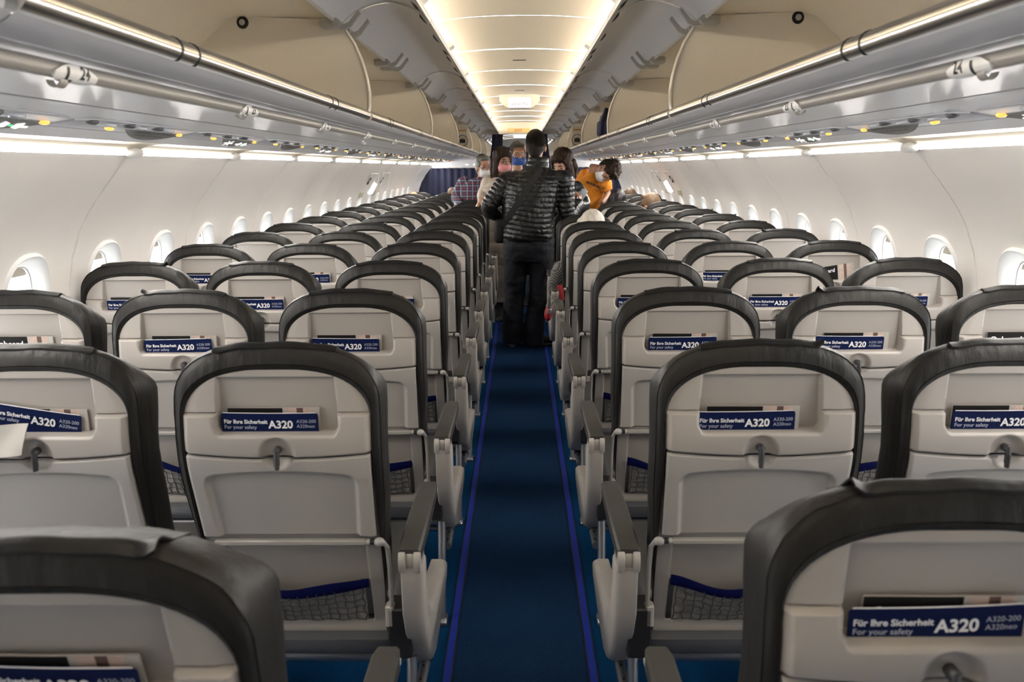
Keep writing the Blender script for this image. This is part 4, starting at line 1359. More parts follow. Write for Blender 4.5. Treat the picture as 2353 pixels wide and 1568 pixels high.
P_['coat'] = mat('beige_quilted_coat', (0.3600, 0.3024, 0.2448), 0.55, bump=0.4, bscale=22, var=0.08, vscale=10)
P_['mask_white'] = mat('white_mask', (0.5550, 0.5400, 0.5250), 0.7, bump=0.1, bscale=60, var=0.03)
P_['mask_blue'] = mat('blue_mask', (0.0180, 0.0600, 0.2520), 0.6, bump=0.1, bscale=60, var=0.08)
P_['mask_black'] = mat('black_mask', (0.0048, 0.0048, 0.0054), 0.6, bump=0.1, bscale=60, var=0.08)
P_['frame'] = mat('spectacle_frame', (0.02, 0.017, 0.015), 0.3, var=0.05)
P_['orange'] = mat('orange_cotton', (0.5760, 0.1944, 0.0086), 0.8, bump=0.5, bscale=14, var=0.06, vscale=10)
P_['navy_shirt'] = mat('navy_cotton', (0.0072, 0.0096, 0.0270), 0.8, bump=0.3, bscale=20, var=0.15)
P_['leather_jacket'] = mat('black_leather_jacket', (0.0072, 0.0078, 0.0084), 0.35, bump=0.5, bscale=22, var=0.2)
P_['print'] = mat('dark_shirt_print', (0.05, 0.035, 0.03), 0.7, var=0.1)
P_['phone'] = mat('clear_phone_case', (0.4000, 0.4480, 0.4960), 0.12, metal=0.3, bump=0.3, bscale=60, var=0.25, vscale=40)
P_['red'] = mat('red_nylon', (0.2880, 0.0072, 0.0132), 0.5, bump=0.3, bscale=40, var=0.15)

def plaid():
    m = bpy.data.materials.new('plaid_shirt'); m.use_nodes = True
    nt = m.node_tree; N = nt.nodes; L = nt.links; b = N['Principled BSDF']; b.inputs['Roughness'].default_value = 0.85
    tc = N.new('ShaderNodeTexCoord'); sp = N.new('ShaderNodeSeparateXYZ'); L.new(tc.outputs['Object'], sp.inputs[0])
    def stripes(out, period, lo, hi):
        a = N.new('ShaderNodeMath'); a.operation = 'MULTIPLY'; a.inputs[1].default_value = 1 / period; L.new(out, a.inputs[0])
        f = N.new('ShaderNodeMath'); f.operation = 'FRACT'; L.new(a.outputs[0], f.inputs[0])
        g = N.new('ShaderNodeMath'); g.operation = 'GREATER_THAN'; g.inputs[1].default_value = lo; L.new(f.outputs[0], g.inputs[0])
        h = N.new('ShaderNodeMath'); h.operation = 'LESS_THAN'; h.inputs[1].default_value = hi; L.new(f.outputs[0], h.inputs[0])
        k = N.new('ShaderNodeMath'); k.operation = 'MULTIPLY'; L.new(g.outputs[0], k.inputs[0]); L.new(h.outputs[0], k.inputs[1])
        return k.outputs[0]
    # across the body, tilted a little so that the sleeves are crossed too
    ax = N.new('ShaderNodeMath'); ax.operation = 'MULTIPLY_ADD'; ax.inputs[1].default_value = 0.55; L.new(sp.outputs['Y'], ax.inputs[0]); L.new(sp.outputs['X'], ax.inputs[2])
    col = None
    def over(prev, colr, fac, amount):
        mx = N.new('ShaderNodeMix'); mx.data_type = 'RGBA'
        am = N.new('ShaderNodeMath'); am.operation = 'MULTIPLY'; am.inputs[1].default_value = amount; L.new(fac, am.inputs[0])
        L.new(am.outputs[0], mx.inputs['Factor'])
        if isinstance(prev, tuple): mx.inputs['A'].default_value = (*prev, 1)
        else: L.new(prev, mx.inputs['A'])
        mx.inputs['B'].default_value = (*colr, 1); return mx.outputs['Result']
    c = over((0.020, 0.013, 0.038), (0.020, 0.060, 0.085), stripes(ax.outputs[0], 0.062, 0.45, 1.0), 0.7)
    c = over(c, (0.018, 0.036, 0.075), stripes(sp.outputs['Z'], 0.062, 0.5, 1.0), 0.6)
    c = over(c, (0.20, 0.018, 0.03), stripes(ax.outputs[0], 0.062, 0.18, 0.30), 0.75)
    c = over(c, (0.20, 0.018, 0.03), stripes(sp.outputs['Z'], 0.062, 0.20, 0.32), 0.75)
    c = over(c, (0.36, 0.34, 0.35), stripes(ax.outputs[0], 0.062, 0.70, 0.78), 0.8)
    c = over(c, (0.36, 0.34, 0.35), stripes(sp.outputs['Z'], 0.062, 0.72, 0.80), 0.8)
    L.new(c, b.inputs['Base Color'])
    return m
P_['plaid'] = plaid()
def houndstooth():
    m = mat('speckled_knit', (0.0600, 0.0570, 0.0540), 0.85, var=0.0)
    nt = m.node_tree; N = nt.nodes; L = nt.links; b = N['Principled BSDF']
    tc = N.new('ShaderNodeTexCoord'); ck = N.new('ShaderNodeTexChecker'); ck.inputs['Scale'].default_value = 110
    ck.inputs['Color1'].default_value = (0.01, 0.01, 0.01, 1); ck.inputs['Color2'].default_value = (0.25, 0.24, 0.23, 1)
    L.new(tc.outputs['Object'], ck.inputs['Vector']); L.new(ck.outputs['Color'], b.inputs['Base Color'])
    return m
P_['knit'] = houndstooth()

def head_matrix(pos, yaw=0.0, pitch=0.0, roll=0.0, sc=1.0):
    """local +y is where the face looks; yaw 0 looks ahead along the aisle"""
    R = Matrix.Rotation(yaw, 3, 'Z') @ Matrix.Rotation(pitch, 3, 'X') @ Matrix.Rotation(roll, 3, 'Y')
    return lambda p: Vector(pos) + R @ (Vector(p) * sc), R * sc

def add_head(mb, T, R):
    def E(c, r): mb.ellip(T(c), r, R, 16, 10)
    E((0, -0.012, 0.135), (0.074, 0.095, 0.090)); E((0, 0.028, 0.090), (0.064, 0.068, 0.082)); E((0, 0.040, 0.035), (0.050, 0.050, 0.042))
    E((0, 0.072, 0.020), (0.020, 0.018, 0.017)); E((0, 0.078, 0.118), (0.048, 0.016, 0.012))
    mb.tube([T((0, 0.088, 0.110)), T((0, 0.104, 0.080)), T((0, 0.112, 0.066))], [0.009, 0.012, 0.014], 8)
    for s in (-1, 1):
        E((s * 0.011, 0.100, 0.064), (0.010, 0.010, 0.008)); E((s * 0.036, 0.072, 0.072), (0.022, 0.018, 0.020))
        E((s * 0.076, -0.006, 0.083), (0.010, 0.021, 0.033)); E((s * 0.080, -0.010, 0.098), (0.009, 0.020, 0.016))
    E((0, 0.088, 0.040), (0.022, 0.009, 0.006)); E((0, 0.086, 0.031), (0.019, 0.009, 0.006))
    mb.tube([T((0, -0.030, -0.090)), T((0, -0.022, 0.0)), T((0, -0.015, 0.075))], [0.062, 0.055, 0.058], 14)

def face_parts(body, T, R, origin, hair_m, eyes=True):
    if eyes:
        for s in (-1, 1):
            e = MB(); e.ellip(T((s * 0.031, 0.083, 0.094)), (0.011, 0.006, 0.006), R, 10, 7); putmb('eye', e, P_['eye'], body, origin)
            e = MB(); e.tube([T((s * 0.014, 0.096, 0.116)), T((s * 0.030, 0.096, 0.122)), T((s * 0.050, 0.083, 0.115))], [0.003, 0.0045, 0.003], 6); putmb('eyebrow', e, hair_m, body, origin)
def add_glasses(body, T, origin, lens=False):
    g = MB()
    for s in (-1, 1):
        ring = [T((s * 0.033 + 0.025 * math.cos(a), 0.103 - 0.012 * abs(math.cos(a)) * (1 if math.cos(a) * s > 0 else 0), 0.090 + 0.018 * math.sin(a))) for a in [2 * PI * i / 16 for i in range(17)]]
        g.tube(ring, 0.0022, 5, cap=False)
        g.tube([T((s * 0.057, 0.092, 0.096)), T((s * 0.078, 0.04, 0.098)), T((s * 0.082, -0.01, 0.096))], 0.0022, 5)
    g.tube([T((-0.009, 0.108, 0.094)), T((0.009, 0.108, 0.094))], 0.002, 5)
    return putmb('glasses', g, P_['frame'], body, origin)
def add_mask(body, T, R, origin, m, beak=False):
    k = MB(); loops = []
    for i in range(9):
        v = i / 8; z = lerp(-0.004, 0.084, v)
        w = 0.060 + 0.012 * math.sin(PI * v); dep = lerp(0.074, 0.116, math.sin(PI * min(1, 0.12 + 0.80 * v)) ** 0.8) + (0.014 if beak else 0) * math.sin(PI * v)
        lp = []
        for j in range(13):
            a = -1.25 + 2.5 * j / 12
            lp.append(T((w * math.sin(a) * 1.1, 0.012 + (dep - 0.012) * math.cos(a) ** 0.8 * (1 if beak else 1), z)))
        loops.append(lp)
    k.loft(loops, closed=False)
    inner = [[p + (T((0, 0, 0.04)) - p) * 0.03 for p in l] for l in loops]; k.loft(inner, closed=False)
    o = putmb('face_mask', k, m, body, origin, angle=80)
    e = MB()
    for s in (-1, 1):
        e.tube([T((s * 0.066, 0.035, 0.066)), T((s * 0.079, 0.0, 0.075)), T((s * 0.080, -0.022, 0.098))], 0.0018, 5)
        e.tube([T((s * 0.060, 0.030, 0.012)), T((s * 0.078, -0.005, 0.045)), T((s * 0.081, -0.025, 0.070))], 0.0018, 5)
    putmb('ear_loop', e, m, o, Vector((0, 0, 0)) + origin)
    return o
def hair_short(body, T, R, origin, m, vol=1.0, rough=0.003, curl=0.0, bald=False, name='hair', low=0.03):
    h = MB()
    h.ellip(T((0, -0.022, 0.146)), (0.080 * vol, 0.097 * vol, 0.089 * vol), R, 18, 12)
    if not bald:
        h.ellip(T((0, -0.050, 0.100)), (0.074 * vol, 0.068 * vol, 0.085 * vol), R, 16, 10)
        h.ellip(T((0, -0.062, 0.055)), (0.054, 0.042, 0.055), R, 14, 8)
        h.ellip(T((0, 0.052, 0.190)), (0.058 * vol, 0.034 * vol, 0.026), R, 12, 8)
        for s in (-1, 1): h.ellip(T((s * 0.066, 0.008, 0.130)), (0.016, 0.045, 0.040), R, 10, 8)
    def post(p, n):
        q = p * (45 if not curl else 38)
        return n * ((rough + curl) * mnoise.noise(q) + curl * 0.8 * abs(mnoise.noise(q * 2.1)))
    return put(name, solidify(h, 0.008, 2, post), m, body, origin)
def hair_bob(body, T, R, origin, m, length=0.10, part=0.0):
    h = MB()
    h.ellip(T((0, -0.020, 0.150)), (0.086, 0.104, 0.092), R, 18, 12)
    h.ellip(T((0, -0.050, 0.080)), (0.084, 0.072, 0.10), R, 16, 10)
    h.ellip(T((0.0, 0.062, 0.178)), (0.062, 0.036, 0.030), R, 12, 8)
    for s in (-1, 1):
        h.tube([T((s * 0.060, 0.050, 0.165)), T((s * 0.080, 0.030, 0.110)), T((s * 0.082, 0.022, 0.05)), T((s * 0.074, 0.018, 0.085 - length))], [(0.020, 0.030), (0.018, 0.036), (0.018, 0.040), (0.014, 0.030)], 10)
        h.tube([T((s * 0.050, -0.060, 0.100)), T((s * 0.060, -0.060, 0.03)), T((s * 0.050, -0.050, 0.075 - length))], [0.045, 0.045, 0.035], 10)
    h.tube([T((0, -0.080, 0.100)), T((0, -0.062, 0.03)), T((0, -0.075, 0.075 - length))], [0.045, 0.045, 0.035], 10)
    def post(p, n): return n * (0.007 * mnoise.noise(Vector((p.x * 60, p.y * 60, p.z * 14))) + 0.006 * mnoise.noise(p * 18))
    return put('hair', solidify(h, 0.008, 3, post), m, body, origin)

def add_hand(mb, wrist, fwd, palm_n, side, curl=0.7, sc=1.0, spread=0.06, grip=None):
    """palm, five tapering fingers with two bends, thumb from the side of the palm"""
    f = Vector(fwd).normalized(); n = Vector(palm_n); n = (n - f * n.dot(f)).normalized(); a = f.cross(n) * side
    w = Vector(wrist)
    def P(x, y, z): return w + (a * x + f * y + n * z) * sc
    mb.loft([[P(x * sx, y, z * sz) for x, z in [(math.cos(t) * 0.5, math.sin(t) * 0.5) for t in [2 * PI * i / 12 for i in range(12)]]] for y, sx, sz in ((-0.03, 0.056, 0.044), (0.0, 0.058, 0.042), (0.035, 0.080, 0.036), (0.075, 0.084, 0.030), (0.092, 0.074, 0.024))])
    for i, (x, L) in enumerate(((0.031, 0.070), (0.011, 0.080), (-0.010, 0.074), (-0.030, 0.058))):
        p = Vector((x, 0.084, 0.0)); ang = 0.15; pts = [P(x, 0.070, 0.0)]
        seg = (L * 0.45, L * 0.32, L * 0.23)
        for k, s in enumerate(seg):
            ang2 = ang + curl * (0.6, 1.0, 0.7)[k] * (1 + 0.08 * i); ang = ang2
            p = p + Vector((x * spread, math.cos(ang), math.sin(ang))) * s
            pts.append(P(*p))
        mb.tube(pts, [0.0095 * sc, 0.0092 * sc, 0.0086 * sc, 0.0070 * sc], 8)
    mb.tube([P(0.028, 0.012, 0.004), P(0.050, 0.038, 0.014), P(0.056, 0.064, 0.026 + 0.012 * curl), P(0.050, 0.084, 0.036 + 0.018 * curl)], [0.0135 * sc, 0.0120 * sc, 0.0105 * sc, 0.0080 * sc], 8)

def ell_loops(rows):
    """rows of (centre, rx, ry[, tilt]) -> stacked elliptical loops"""
    out = []
    for c, rx, ry in rows:
        out.append([Vector(c) + Vector((rx * math.copysign(abs(math.cos(a)) ** 0.85, math.cos(a)), ry * math.copysign(abs(math.sin(a)) ** 0.9, math.sin(a)), 0)) for a in [2 * PI * i / 24 for i in range(24)]])
    return out
def limb(mb, pts, rs, n=14): 
    P = catmull3(pts, 5); R = []
    for i in range(len(pts) - 1):
        for k in range(5): R.append(lerp(rs[i], rs[i + 1], k / 5))
    R.append(rs[-1]); mb.tube(P, R, n)
def catmull3(pts, n):
    P = [Vector(p) for p in pts]; out = []
    for i in range(len(P) - 1):
        p0, p1, p2, p3 = P[max(i - 1, 0)], P[i], P[i + 1], P[min(i + 2, len(P) - 1)]
        for k in range(n):
            t = k / n; out.append(0.5 * ((2 * p1) + (p2 - p0) * t + (2 * p0 - 5 * p1 + 4 * p2 - p3) * t * t + (3 * p1 - p0 - 3 * p2 + p3) * t ** 3))
    out.append(P[-1]); return out
def shoe(parent, origin, heel, ang, m=None, L=0.285):
    d = Vector((math.sin(ang), math.cos(ang), 0)); a = Vector((d.y, -d.x, 0)); h = Vector(heel)
    def loopz(rows, nz=10):
        lp = []
        for y, w, z0, z1 in rows:
            lp.append([h + d * y + a * (w * math.cos(t)) + Vector((0, 0, (z0 + z1) / 2 + (z1 - z0) / 2 * math.sin(t))) for t in [2 * PI * i / 12 for i in range(12)]])
        return lp
    u = MB(); u.loft(loopz([(-0.005, 0.022, 0.02, 0.075), (0.01, 0.034, 0.015, 0.105), (0.05, 0.040, 0.015, 0.125), (0.09, 0.042, 0.015, 0.115), (0.15, 0.046, 0.012, 0.082), (0.21, 0.049, 0.012, 0.064), (0.26, 0.040, 0.012, 0.052), (L, 0.018, 0.015, 0.035)]))
    s = MB(); s.loft(loopz([(-0.012, 0.022, 0.0, 0.03), (0.01, 0.038, 0.0, 0.032), (0.09, 0.042, 0.0, 0.030), (0.15, 0.048, 0.0, 0.028), (0.22, 0.052, 0.0, 0.026), (0.27, 0.042, 0.002, 0.026), (L + 0.008, 0.018, 0.006, 0.024)]))
    o = putmb('shoe', u, m or P_['shoe'], parent, origin, 70); putmb('sole', s, P_['sole'], o, origin, 50)

def seg_param(p, a, b):
    d = b - a; t = max(0, min(1, (p - a).dot(d) / d.length_squared)); return (p - (a + d * t)).length, t * d.length

# ---- the man in the aisle with the black quilted jacket, seen from behind
def man_in_puffer():
    Y = 6.68
    o = Vector((0.10, Y, 0)); root = empty('person', o)
    tag(root, 'person seen from behind in black quilted jacket and dark jeans standing in the aisle', 'person')
    neck = at(1239, 376, Y + 0.03); hp = at(1233, 372, Y + 0.05)
    shL, shR = at(1168, 414, Y + 0.02), at(1296, 412, Y + 0.02)
    elL, wrL = at(1126, 478, Y + 0.02), at(1160, 505, Y + 0.24)
    elR, wrR = at(1306, 496, Y + 0.05), at(1331, 468, Y + 0.27)
    hip = at(1217, 548, Y); hipL, hipR = at(1188, 556, Y), at(1247, 556, Y)
    knL, knR = at(1186, 668, Y + 0.02), at(1243, 668, Y + 0.02)
    anL, anR = at(1181, 772, Y), at(1232, 776, Y)
    T, R = head_matrix(hp + Vector((0, -0.005, 0.02)), yaw=-0.12, pitch=-0.10, sc=1.03)
    b = MB(); add_head(b, T, R)
    tor = lambda k: ell_loops([(at(1219, 556, Y), .165 * k, .11 * k), (at(1217, 520, Y), .17 * k, .115 * k), (at(1219, 470, Y + .01), .185 * k, .12 * k), (at(1226, 425, Y + .02), .20 * k, .12 * k), (at(1232, 400, Y + .02), .17 * k, .10 * k), (at(1237, 384, Y + .02), .075 * k, .07 * k)])
    b.loft(tor(0.9))
    for sh, el, wr in ((shL, elL, wrL), (shR, elR, wrR)): limb(b, [neck.lerp(sh, 0.6) + Vector((0, 0, -.06)), sh + Vector((0, 0, -.03)), el, wr], [.036, .040, .036, .028])
    for h_, k_, a_ in ((hipL, knL, anL), (hipR, knR, anR)): limb(b, [h_ + Vector((0, 0, .05)), h_, k_, a_, a_ - Vector((0, 0, .06))], [.08, .085, .055, .04, .04])
    add_hand(b, wrR, (0.25, 0.75, 0.45), (-0.9, 0.1, 0.2), 1, 0.85)
    add_hand(b, wrL, (0.7, 0.6, -0.25), (0.2, 0.7, -0.5), -1, 0.7)
    body = put('body', solidify(b, 0.0075, 3), P_['skin'], root, o)
    hair_short(body, T, R, o, P_['hair_dark'], 0.99)
    # jacket
    j = MB()
    j.loft(ell_loops([(at(1219, 553, Y), .190, .150), (at(1217, 545, Y), .215, .160), (at(1217, 520, Y), .212, .160), (at(1217, 485, Y + .01), .220, .162), (at(1221, 450, Y + .02), .232, .165), (at(1227, 422, Y + .02), .228, .155), (at(1231, 405, Y + .02), .185, .130), (at(1236, 391, Y + .025), .105, .095), (at(1239, 372, Y + .03), .086, .090), (at(1240, 361, Y + .035), .082, .088)]))
    for sh, el, wr in ((shL, elL, wrL), (shR, elR, wrR)):
        limb(j, [neck.lerp(sh, 0.35) + Vector((0, 0, -.055)), neck.lerp(sh, 0.7) + Vector((0, 0, -.045)), sh + Vector((0, 0, -.012)), sh.lerp(el, .5), el, el.lerp(wr, .6), wr], [.070, .080, .084, .080, .072, .062, .050])
    arms = [(shL, elL), (elL, wrL), (shR, elR), (elR, wrR)]
    tc_ = at(1220, 470, Y)
    def quilt(p, n):
        best = None
        for i, (a, c) in enumerate(arms):
            d, t = seg_param(p, a, c)
            d -= 0.072
            if best is None or d < best[0]: best = (d, t + (0 if i % 2 == 0 else (arms[i - 1][1] - arms[i - 1][0]).length))
        dt = abs(p.x - (tc_.x + 0.03)) - 0.215
        if best[0] < dt or p.x < tc_.x - 0.235 or p.x > tc_.x + 0.27: s = best[1] + 0.01; per = 0.040
        else: s = p.z + 0.06 * (p.x - tc_.x) + 0.012 * math.sin(p.x * 9); per = 0.041
        s += 0.006 * mnoise.noise(p * 7); q = abs(math.sin(PI * s / per)) ** 0.40
        wr = mnoise.noise(Vector((p.x * 30, p.y * 30, p.z * 16))) * 0.007 + mnoise.noise(p * 70) * 0.004
        if p.z > neck.z - 0.01: return n * (0.004 * q - 0.002)
        return n * (0.0080 * q - 0.007 + 0.8 * wr * q + 0.008 * mnoise.noise(p * 6))
    jk = put('jacket', solidify(j, 0.0070, 7, quilt), P_['puffer'], root, o)
    # trousers
    t = MB()
    t.loft(ell_loops([(at(1218, 600, Y), .20, .125), (at(1218, 575, Y), .208, .140), (at(1218, 550, Y), .200, .140), (at(1218, 528, Y), .185, .130)]))
    for h_, k_, a_ in ((hipL, knL, anL), (hipR, knR, anR)):
        limb(t, [h_ + Vector((0, 0, .03)), h_ - Vector((0, 0, .10)), k_, a_ + Vector((0, 0, .12)), a_ - Vector((0, 0, .055))], [.108, .106, .090, .086, .092])
    def folds(p, n):
        return n * (0.007 * mnoise.noise(Vector((p.x * 11, p.y * 11, p.z * 22))) + 0.004 * mnoise.noise(p * 40))
    tr = put('trousers', solidify(t, 0.010, 4, folds), P_['jeans_dark'], root, o)
    pk = MB()
    for x0 in (1191, 1250):
        c = at(x0, 585, Y - 0.145); pk.box(c, (0.135, 0.012, 0.14), 0.004, 1)
    shoe(root, o, (anL.x, Y - 0.06, 0.006), -0.15); shoe(root, o, (anR.x - 0.03, Y - 0.06, 0.006), 1.05)
    # shoulder strap and the small bag on the left hip
    bag = empty('crossbody_bag', o); tag(bag, 'black crossbody bag with strap slanting over the quilted jacket back', 'bag')
    bvh = BVHTree.FromPolygons([v.co.copy() + o for v in jk.data.vertices], [list(p.vertices) for p in jk.data.polygons])
    s = MB(); loops = []
    A, B = at(1247, 386, Y - 0.2), at(1158, 520, Y - 0.2)
    perp = Vector((B.z - A.z, 0, -(B.x - A.x))).normalized() * 0.024
    for k in range(30):
        p = A.lerp(B, k / 29); lp = []
        for q in (-1, 0, 1):
            w = p + perp * q; hit = bvh.ray_cast(w + Vector((0, -0.6, 0)), Vector((0, 1, 0)), 1.5)
            y = hit[0].y if hit[0] else Y - 0.10
            lp.append((w.x, y, w.z))
        y = min(v[1] for v in lp) - 0.003
        loops.append([Vector((lp[0][0], y, lp[0][2])), Vector((lp[1][0], y - 0.002, lp[1][2])), Vector((lp[2][0], y, lp[2][2])), Vector((lp[2][0], y + 0.006, lp[2][2])), Vector((lp[0][0], y + 0.006, lp[0][2]))])
    s.loft(loops); putmb('strap', s, P_['strap'], bag, o)
    m = MB(); m.box(at(1152, 530, Y + 0.10), (0.10, 0.22, 0.20), 0.03, 2); putmb('bag_body', m, P_['strap'], bag, o)
    # phone in a clear case held up in the right hand
    ph = empty('phone', wrR); tag(ph, 'phone in clear case held up by the person in the quilted jacket', 'phone')
    m = MB(); m.box(at(1339, 450, Y + 0.36) - wrR, (0.062, 0.020, 0.120), 0.006, 2, rot=(0.35, 0.50, 0.3)); m.build('phone_body', P_['phone'], ph)
man_in_puffer()

def standing(label, Y, hp, yaw, pitch, roll, sc, skin, hair, rows, arms, top, sleeve_r, hands=(), legs=None, leg_m=None, mask=None, glasses=False, post=None, beak=False, vox=0.010, Rm=None, hair_kw={}, shoes=None, short_sleeve=None, low=None):
    o = Vector((hp[0], Y, 0)); root = empty('person', o); tag(root, label, 'person')
    T, R = head_matrix(hp, yaw, pitch, roll, sc)
    if Rm is not None: R = Rm * sc; T = lambda p: Vector(hp) + R @ Vector(p)
    b = MB(); add_head(b, T, R)
    b.loft(ell_loops([(c, rx * .86, ry * .86) for c, rx, ry in rows]))
    for sh, el, wr in arms: limb(b, [sh.lerp(Vector(rows[-1][0]), 0.3) + Vector((0, 0, -.035)), sh + Vector((0, 0, -.02)), el, wr], [.030, .036, .036, .028])
    for a in hands: add_hand(b, *a)
    body = put('body', solidify(b, 0.008 if hands else 0.009, 3), skin, root, o)
    face_parts(body, T, R, o, hair[1])
    hair[0](body, T, R, o, hair[1], **hair_kw)
    if mask: add_mask(body, T, R, o, mask, beak)
    if glasses: add_glasses(body, T, o)
    j = MB(); j.loft(ell_loops(rows))
    for i, (sh, el, wr) in enumerate(arms):
        if short_sleeve: e = sh.lerp(el, short_sleeve); limb(j, [sh.lerp(Vector(rows[-1][0]), 0.25), sh, e], [.07, sleeve_r * 1.15, sleeve_r])
        else: limb(j, [sh.lerp(Vector(rows[-1][0]), 0.25), sh, el, el.lerp(wr, .6), wr], [.068, sleeve_r * 1.1, sleeve_r, sleeve_r * .85, sleeve_r * .75])
    pf = post or (lambda p, n: n * (0.006 * mnoise.noise(p * 14) + 0.003 * mnoise.noise(p * 38)))
    garment = put(top[0], solidify(j, vox, 4, pf), top[1], root, o)
    if legs:
        t = MB(); c = Vector(rows[0][0])
        for h_, k_, a_ in legs: limb(t, [h_ + Vector((0, 0, .08)), h_, k_, a_], [.10, .095, .072, .07])
        t.ellip((legs[0][0] + legs[1][0]) / 2 + Vector((0, 0, .05)), (.17, .12, .13))
        put('trousers', solidify(t, 0.012, 4, pf), leg_m, root, o)
        for h_, k_, a_ in legs: shoe(root, o, (a_.x, a_.y + 0.03, 0.006), PI)
    return root, body, garment, o, T, R

V3 = Vector
# woman in the beige coat, one hand on a headrest
Y = 8.05
hp = at(1155, 392, Y)
hand_w = at(1106, 463, 7.86)
sh1, sh2 = at(1124, 420, Y), at(1180, 425, Y + .05)
standing('person with long brown hair and glasses in beige quilted coat, hand on a headrest', Y, hp, PI + 0.55, -0.12, 0.0, 0.98, P_['skin'], (hair_bob, P_['hair_brown']),
    [(at(1150, 690, Y + .03), .20, .15), (at(1150, 640, Y + .02), .205, .15), (at(1150, 560, Y), .19, .14), (at(1150, 480, Y), .18, .13), (at(1151, 435, Y), .19, .12), (at(1151, 416, Y), .13, .10), (at(1151, 407, Y), .07, .07)],
    [(sh1, at(1113, 450, Y - .02), hand_w + V3((0.012, 0.03, 0.015))), (sh2, at(1190, 490, Y + .05), at(1190, 540, Y - .05))], ('coat', P_['coat']), .060,
    hands=[(hand_w, (-0.35, -0.55, -0.55), (0.1, -0.5, -0.8), 1, 0.55, 0.95)], glasses=True, mask=mat('pink_mask', (0.62, 0.25, 0.26), 0.6, var=0.05), hair_kw={'length': 0.24},
    legs=[(at(1138, 660, Y), at(1150, 690, Y - .02), V3((at(1152, 722, Y).x, Y - .03, 0.07))), (at(1165, 660, Y), at(1172, 690, Y - .02), V3((at(1176, 722, Y).x, Y - .03, 0.07)))], leg_m=P_['jeans_dark'],
    post=lambda p, n: n * (0.010 * abs(math.sin(PI * p.z / 0.11)) ** 0.6 - 0.006 + 0.004 * mnoise.noise(p * 18)))
# grey haired man with the blue mask behind her
Y = 8.90
hp = at(1192, 378, Y)
standing('person with grey swept hair, glasses and blue mask facing back down the aisle', Y, hp, PI + 0.22, -0.05, 0.0, 1.08, P_['skin'], (hair_short, P_['hair_grey']),
    [(at(1196, 560, Y), .19, .14), (at(1196, 520, Y), .20, .14), (at(1196, 460, Y), .21, .14), (at(1196, 420, Y), .21, .125), (at(1195, 403, Y), .13, .10), (at(1194, 393, Y), .07, .07)],
    [(at(1166, 420, Y), at(1160, 480, Y), at(1168, 530, Y - .1)), (at(1230, 420, Y), at(1234, 480, Y), at(1226, 530, Y - .1))], ('shirt', P_['navy_shirt']), .060,
    mask=P_['mask_blue'], glasses=True, legs=[(at(1180, 560, Y), at(1178, 630, Y), V3((at(1178, 690, Y).x, Y, 0.07))), (at(1210, 560, Y), at(1208, 630, Y), V3((at(1206, 690, Y).x, Y, 0.07)))], leg_m=P_['jeans_pale'])
# man in the plaid shirt leaning between the seats
Y = 9.90
hp = at(1113, 404, Y - .05)
standing('person in plaid shirt with grey hair, glasses and white mask leaning between left seats', Y, hp, PI + 0.50, -0.10, 0.06, 1.10, P_['skin_tan'], (hair_short, P_['hair_grey']),
    [(at(1088, 560, Y + .05), .18, .13), (at(1088, 500, Y + .03), .18, .13), (at(1090, 455, Y), .19, .13), (at(1094, 428, Y - .02), .20, .12), (at(1103, 414, Y - .04), .13, .10), (at(1108, 408, Y - .05), .075, .075)],
    [(at(1066, 420, Y - .02), at(1050, 452, Y - .05), at(1060, 478, Y - .25)), (at(1122, 422, Y - .02), at(1128, 460, Y - .05), at(1120, 480, Y - .25))], ('shirt', P_['plaid']), .062,
    mask=P_['mask_white'], glasses=True, beak=True, legs=[(at(1078, 560, Y), at(1078, 620, Y), V3((at(1078, 650, Y).x, Y, 0.07))), (at(1100, 560, Y), at(1100, 620, Y), V3((at(1100, 650, Y).x, Y, 0.07)))], leg_m=P_['jeans_dark'])
# woman with the bob and black mask reading a sheet of paper
Y = 7.62
hp = at(1301, 401, Y)
r_, b_, g_, o_, T_, R_ = standing('person with brown bob and black mask in black jacket looking down at papers', Y, hp, PI - 0.62, -0.42, 0.0, 1.06, P_['skin'], (hair_bob, P_['hair_brown']),
    [(at(1305, 600, Y), .19, .14), (at(1305, 540, Y), .19, .14), (at(1306, 480, Y), .19, .13), (at(1306, 440, Y), .19, .12), (at(1304, 424, Y), .13, .10), (at(1303, 416, Y), .07, .07)],
    [(at(1280, 438, Y), at(1274, 480, Y - .05), at(1296, 482, Y - .25)), (at(1332, 436, Y), at(1346, 470, Y - .06), at(1322, 474, Y - .26))], ('jacket', P_['leather_jacket']), .056,
    mask=P_['mask_black'], hair_kw={'length': 0.12}, legs=[(at(1295, 600, Y), at(1295, 680, Y), V3((at(1295, 720, Y).x, Y, 0.07))), (at(1316, 600, Y), at(1316, 680, Y), V3((at(1316, 720, Y).x, Y, 0.07)))], leg_m=P_['jeans_dark'],
    hands=[(at(1296, 482, Y - .27), (0.5, -0.6, 0.2), (0.3, 0.5, 0.8), -1, 0.5), (at(1322, 474, Y - .28), (-0.3, -0.8, 0.1), (-0.2, 0.4, 0.8), 1, 0.5)])
pp = empty('paper_sheet', at(1315, 458, Y - .30)); tag(pp, 'white sheet of paper held by the person with the brown bob', 'paper')
m = MB(); m.box((0, 0, 0), (0.17, 0.004, 0.14), 0.001, 1, rot=(-0.55, 0.10, 0.1)); m.build('sheet', P_['mask_white'], pp)
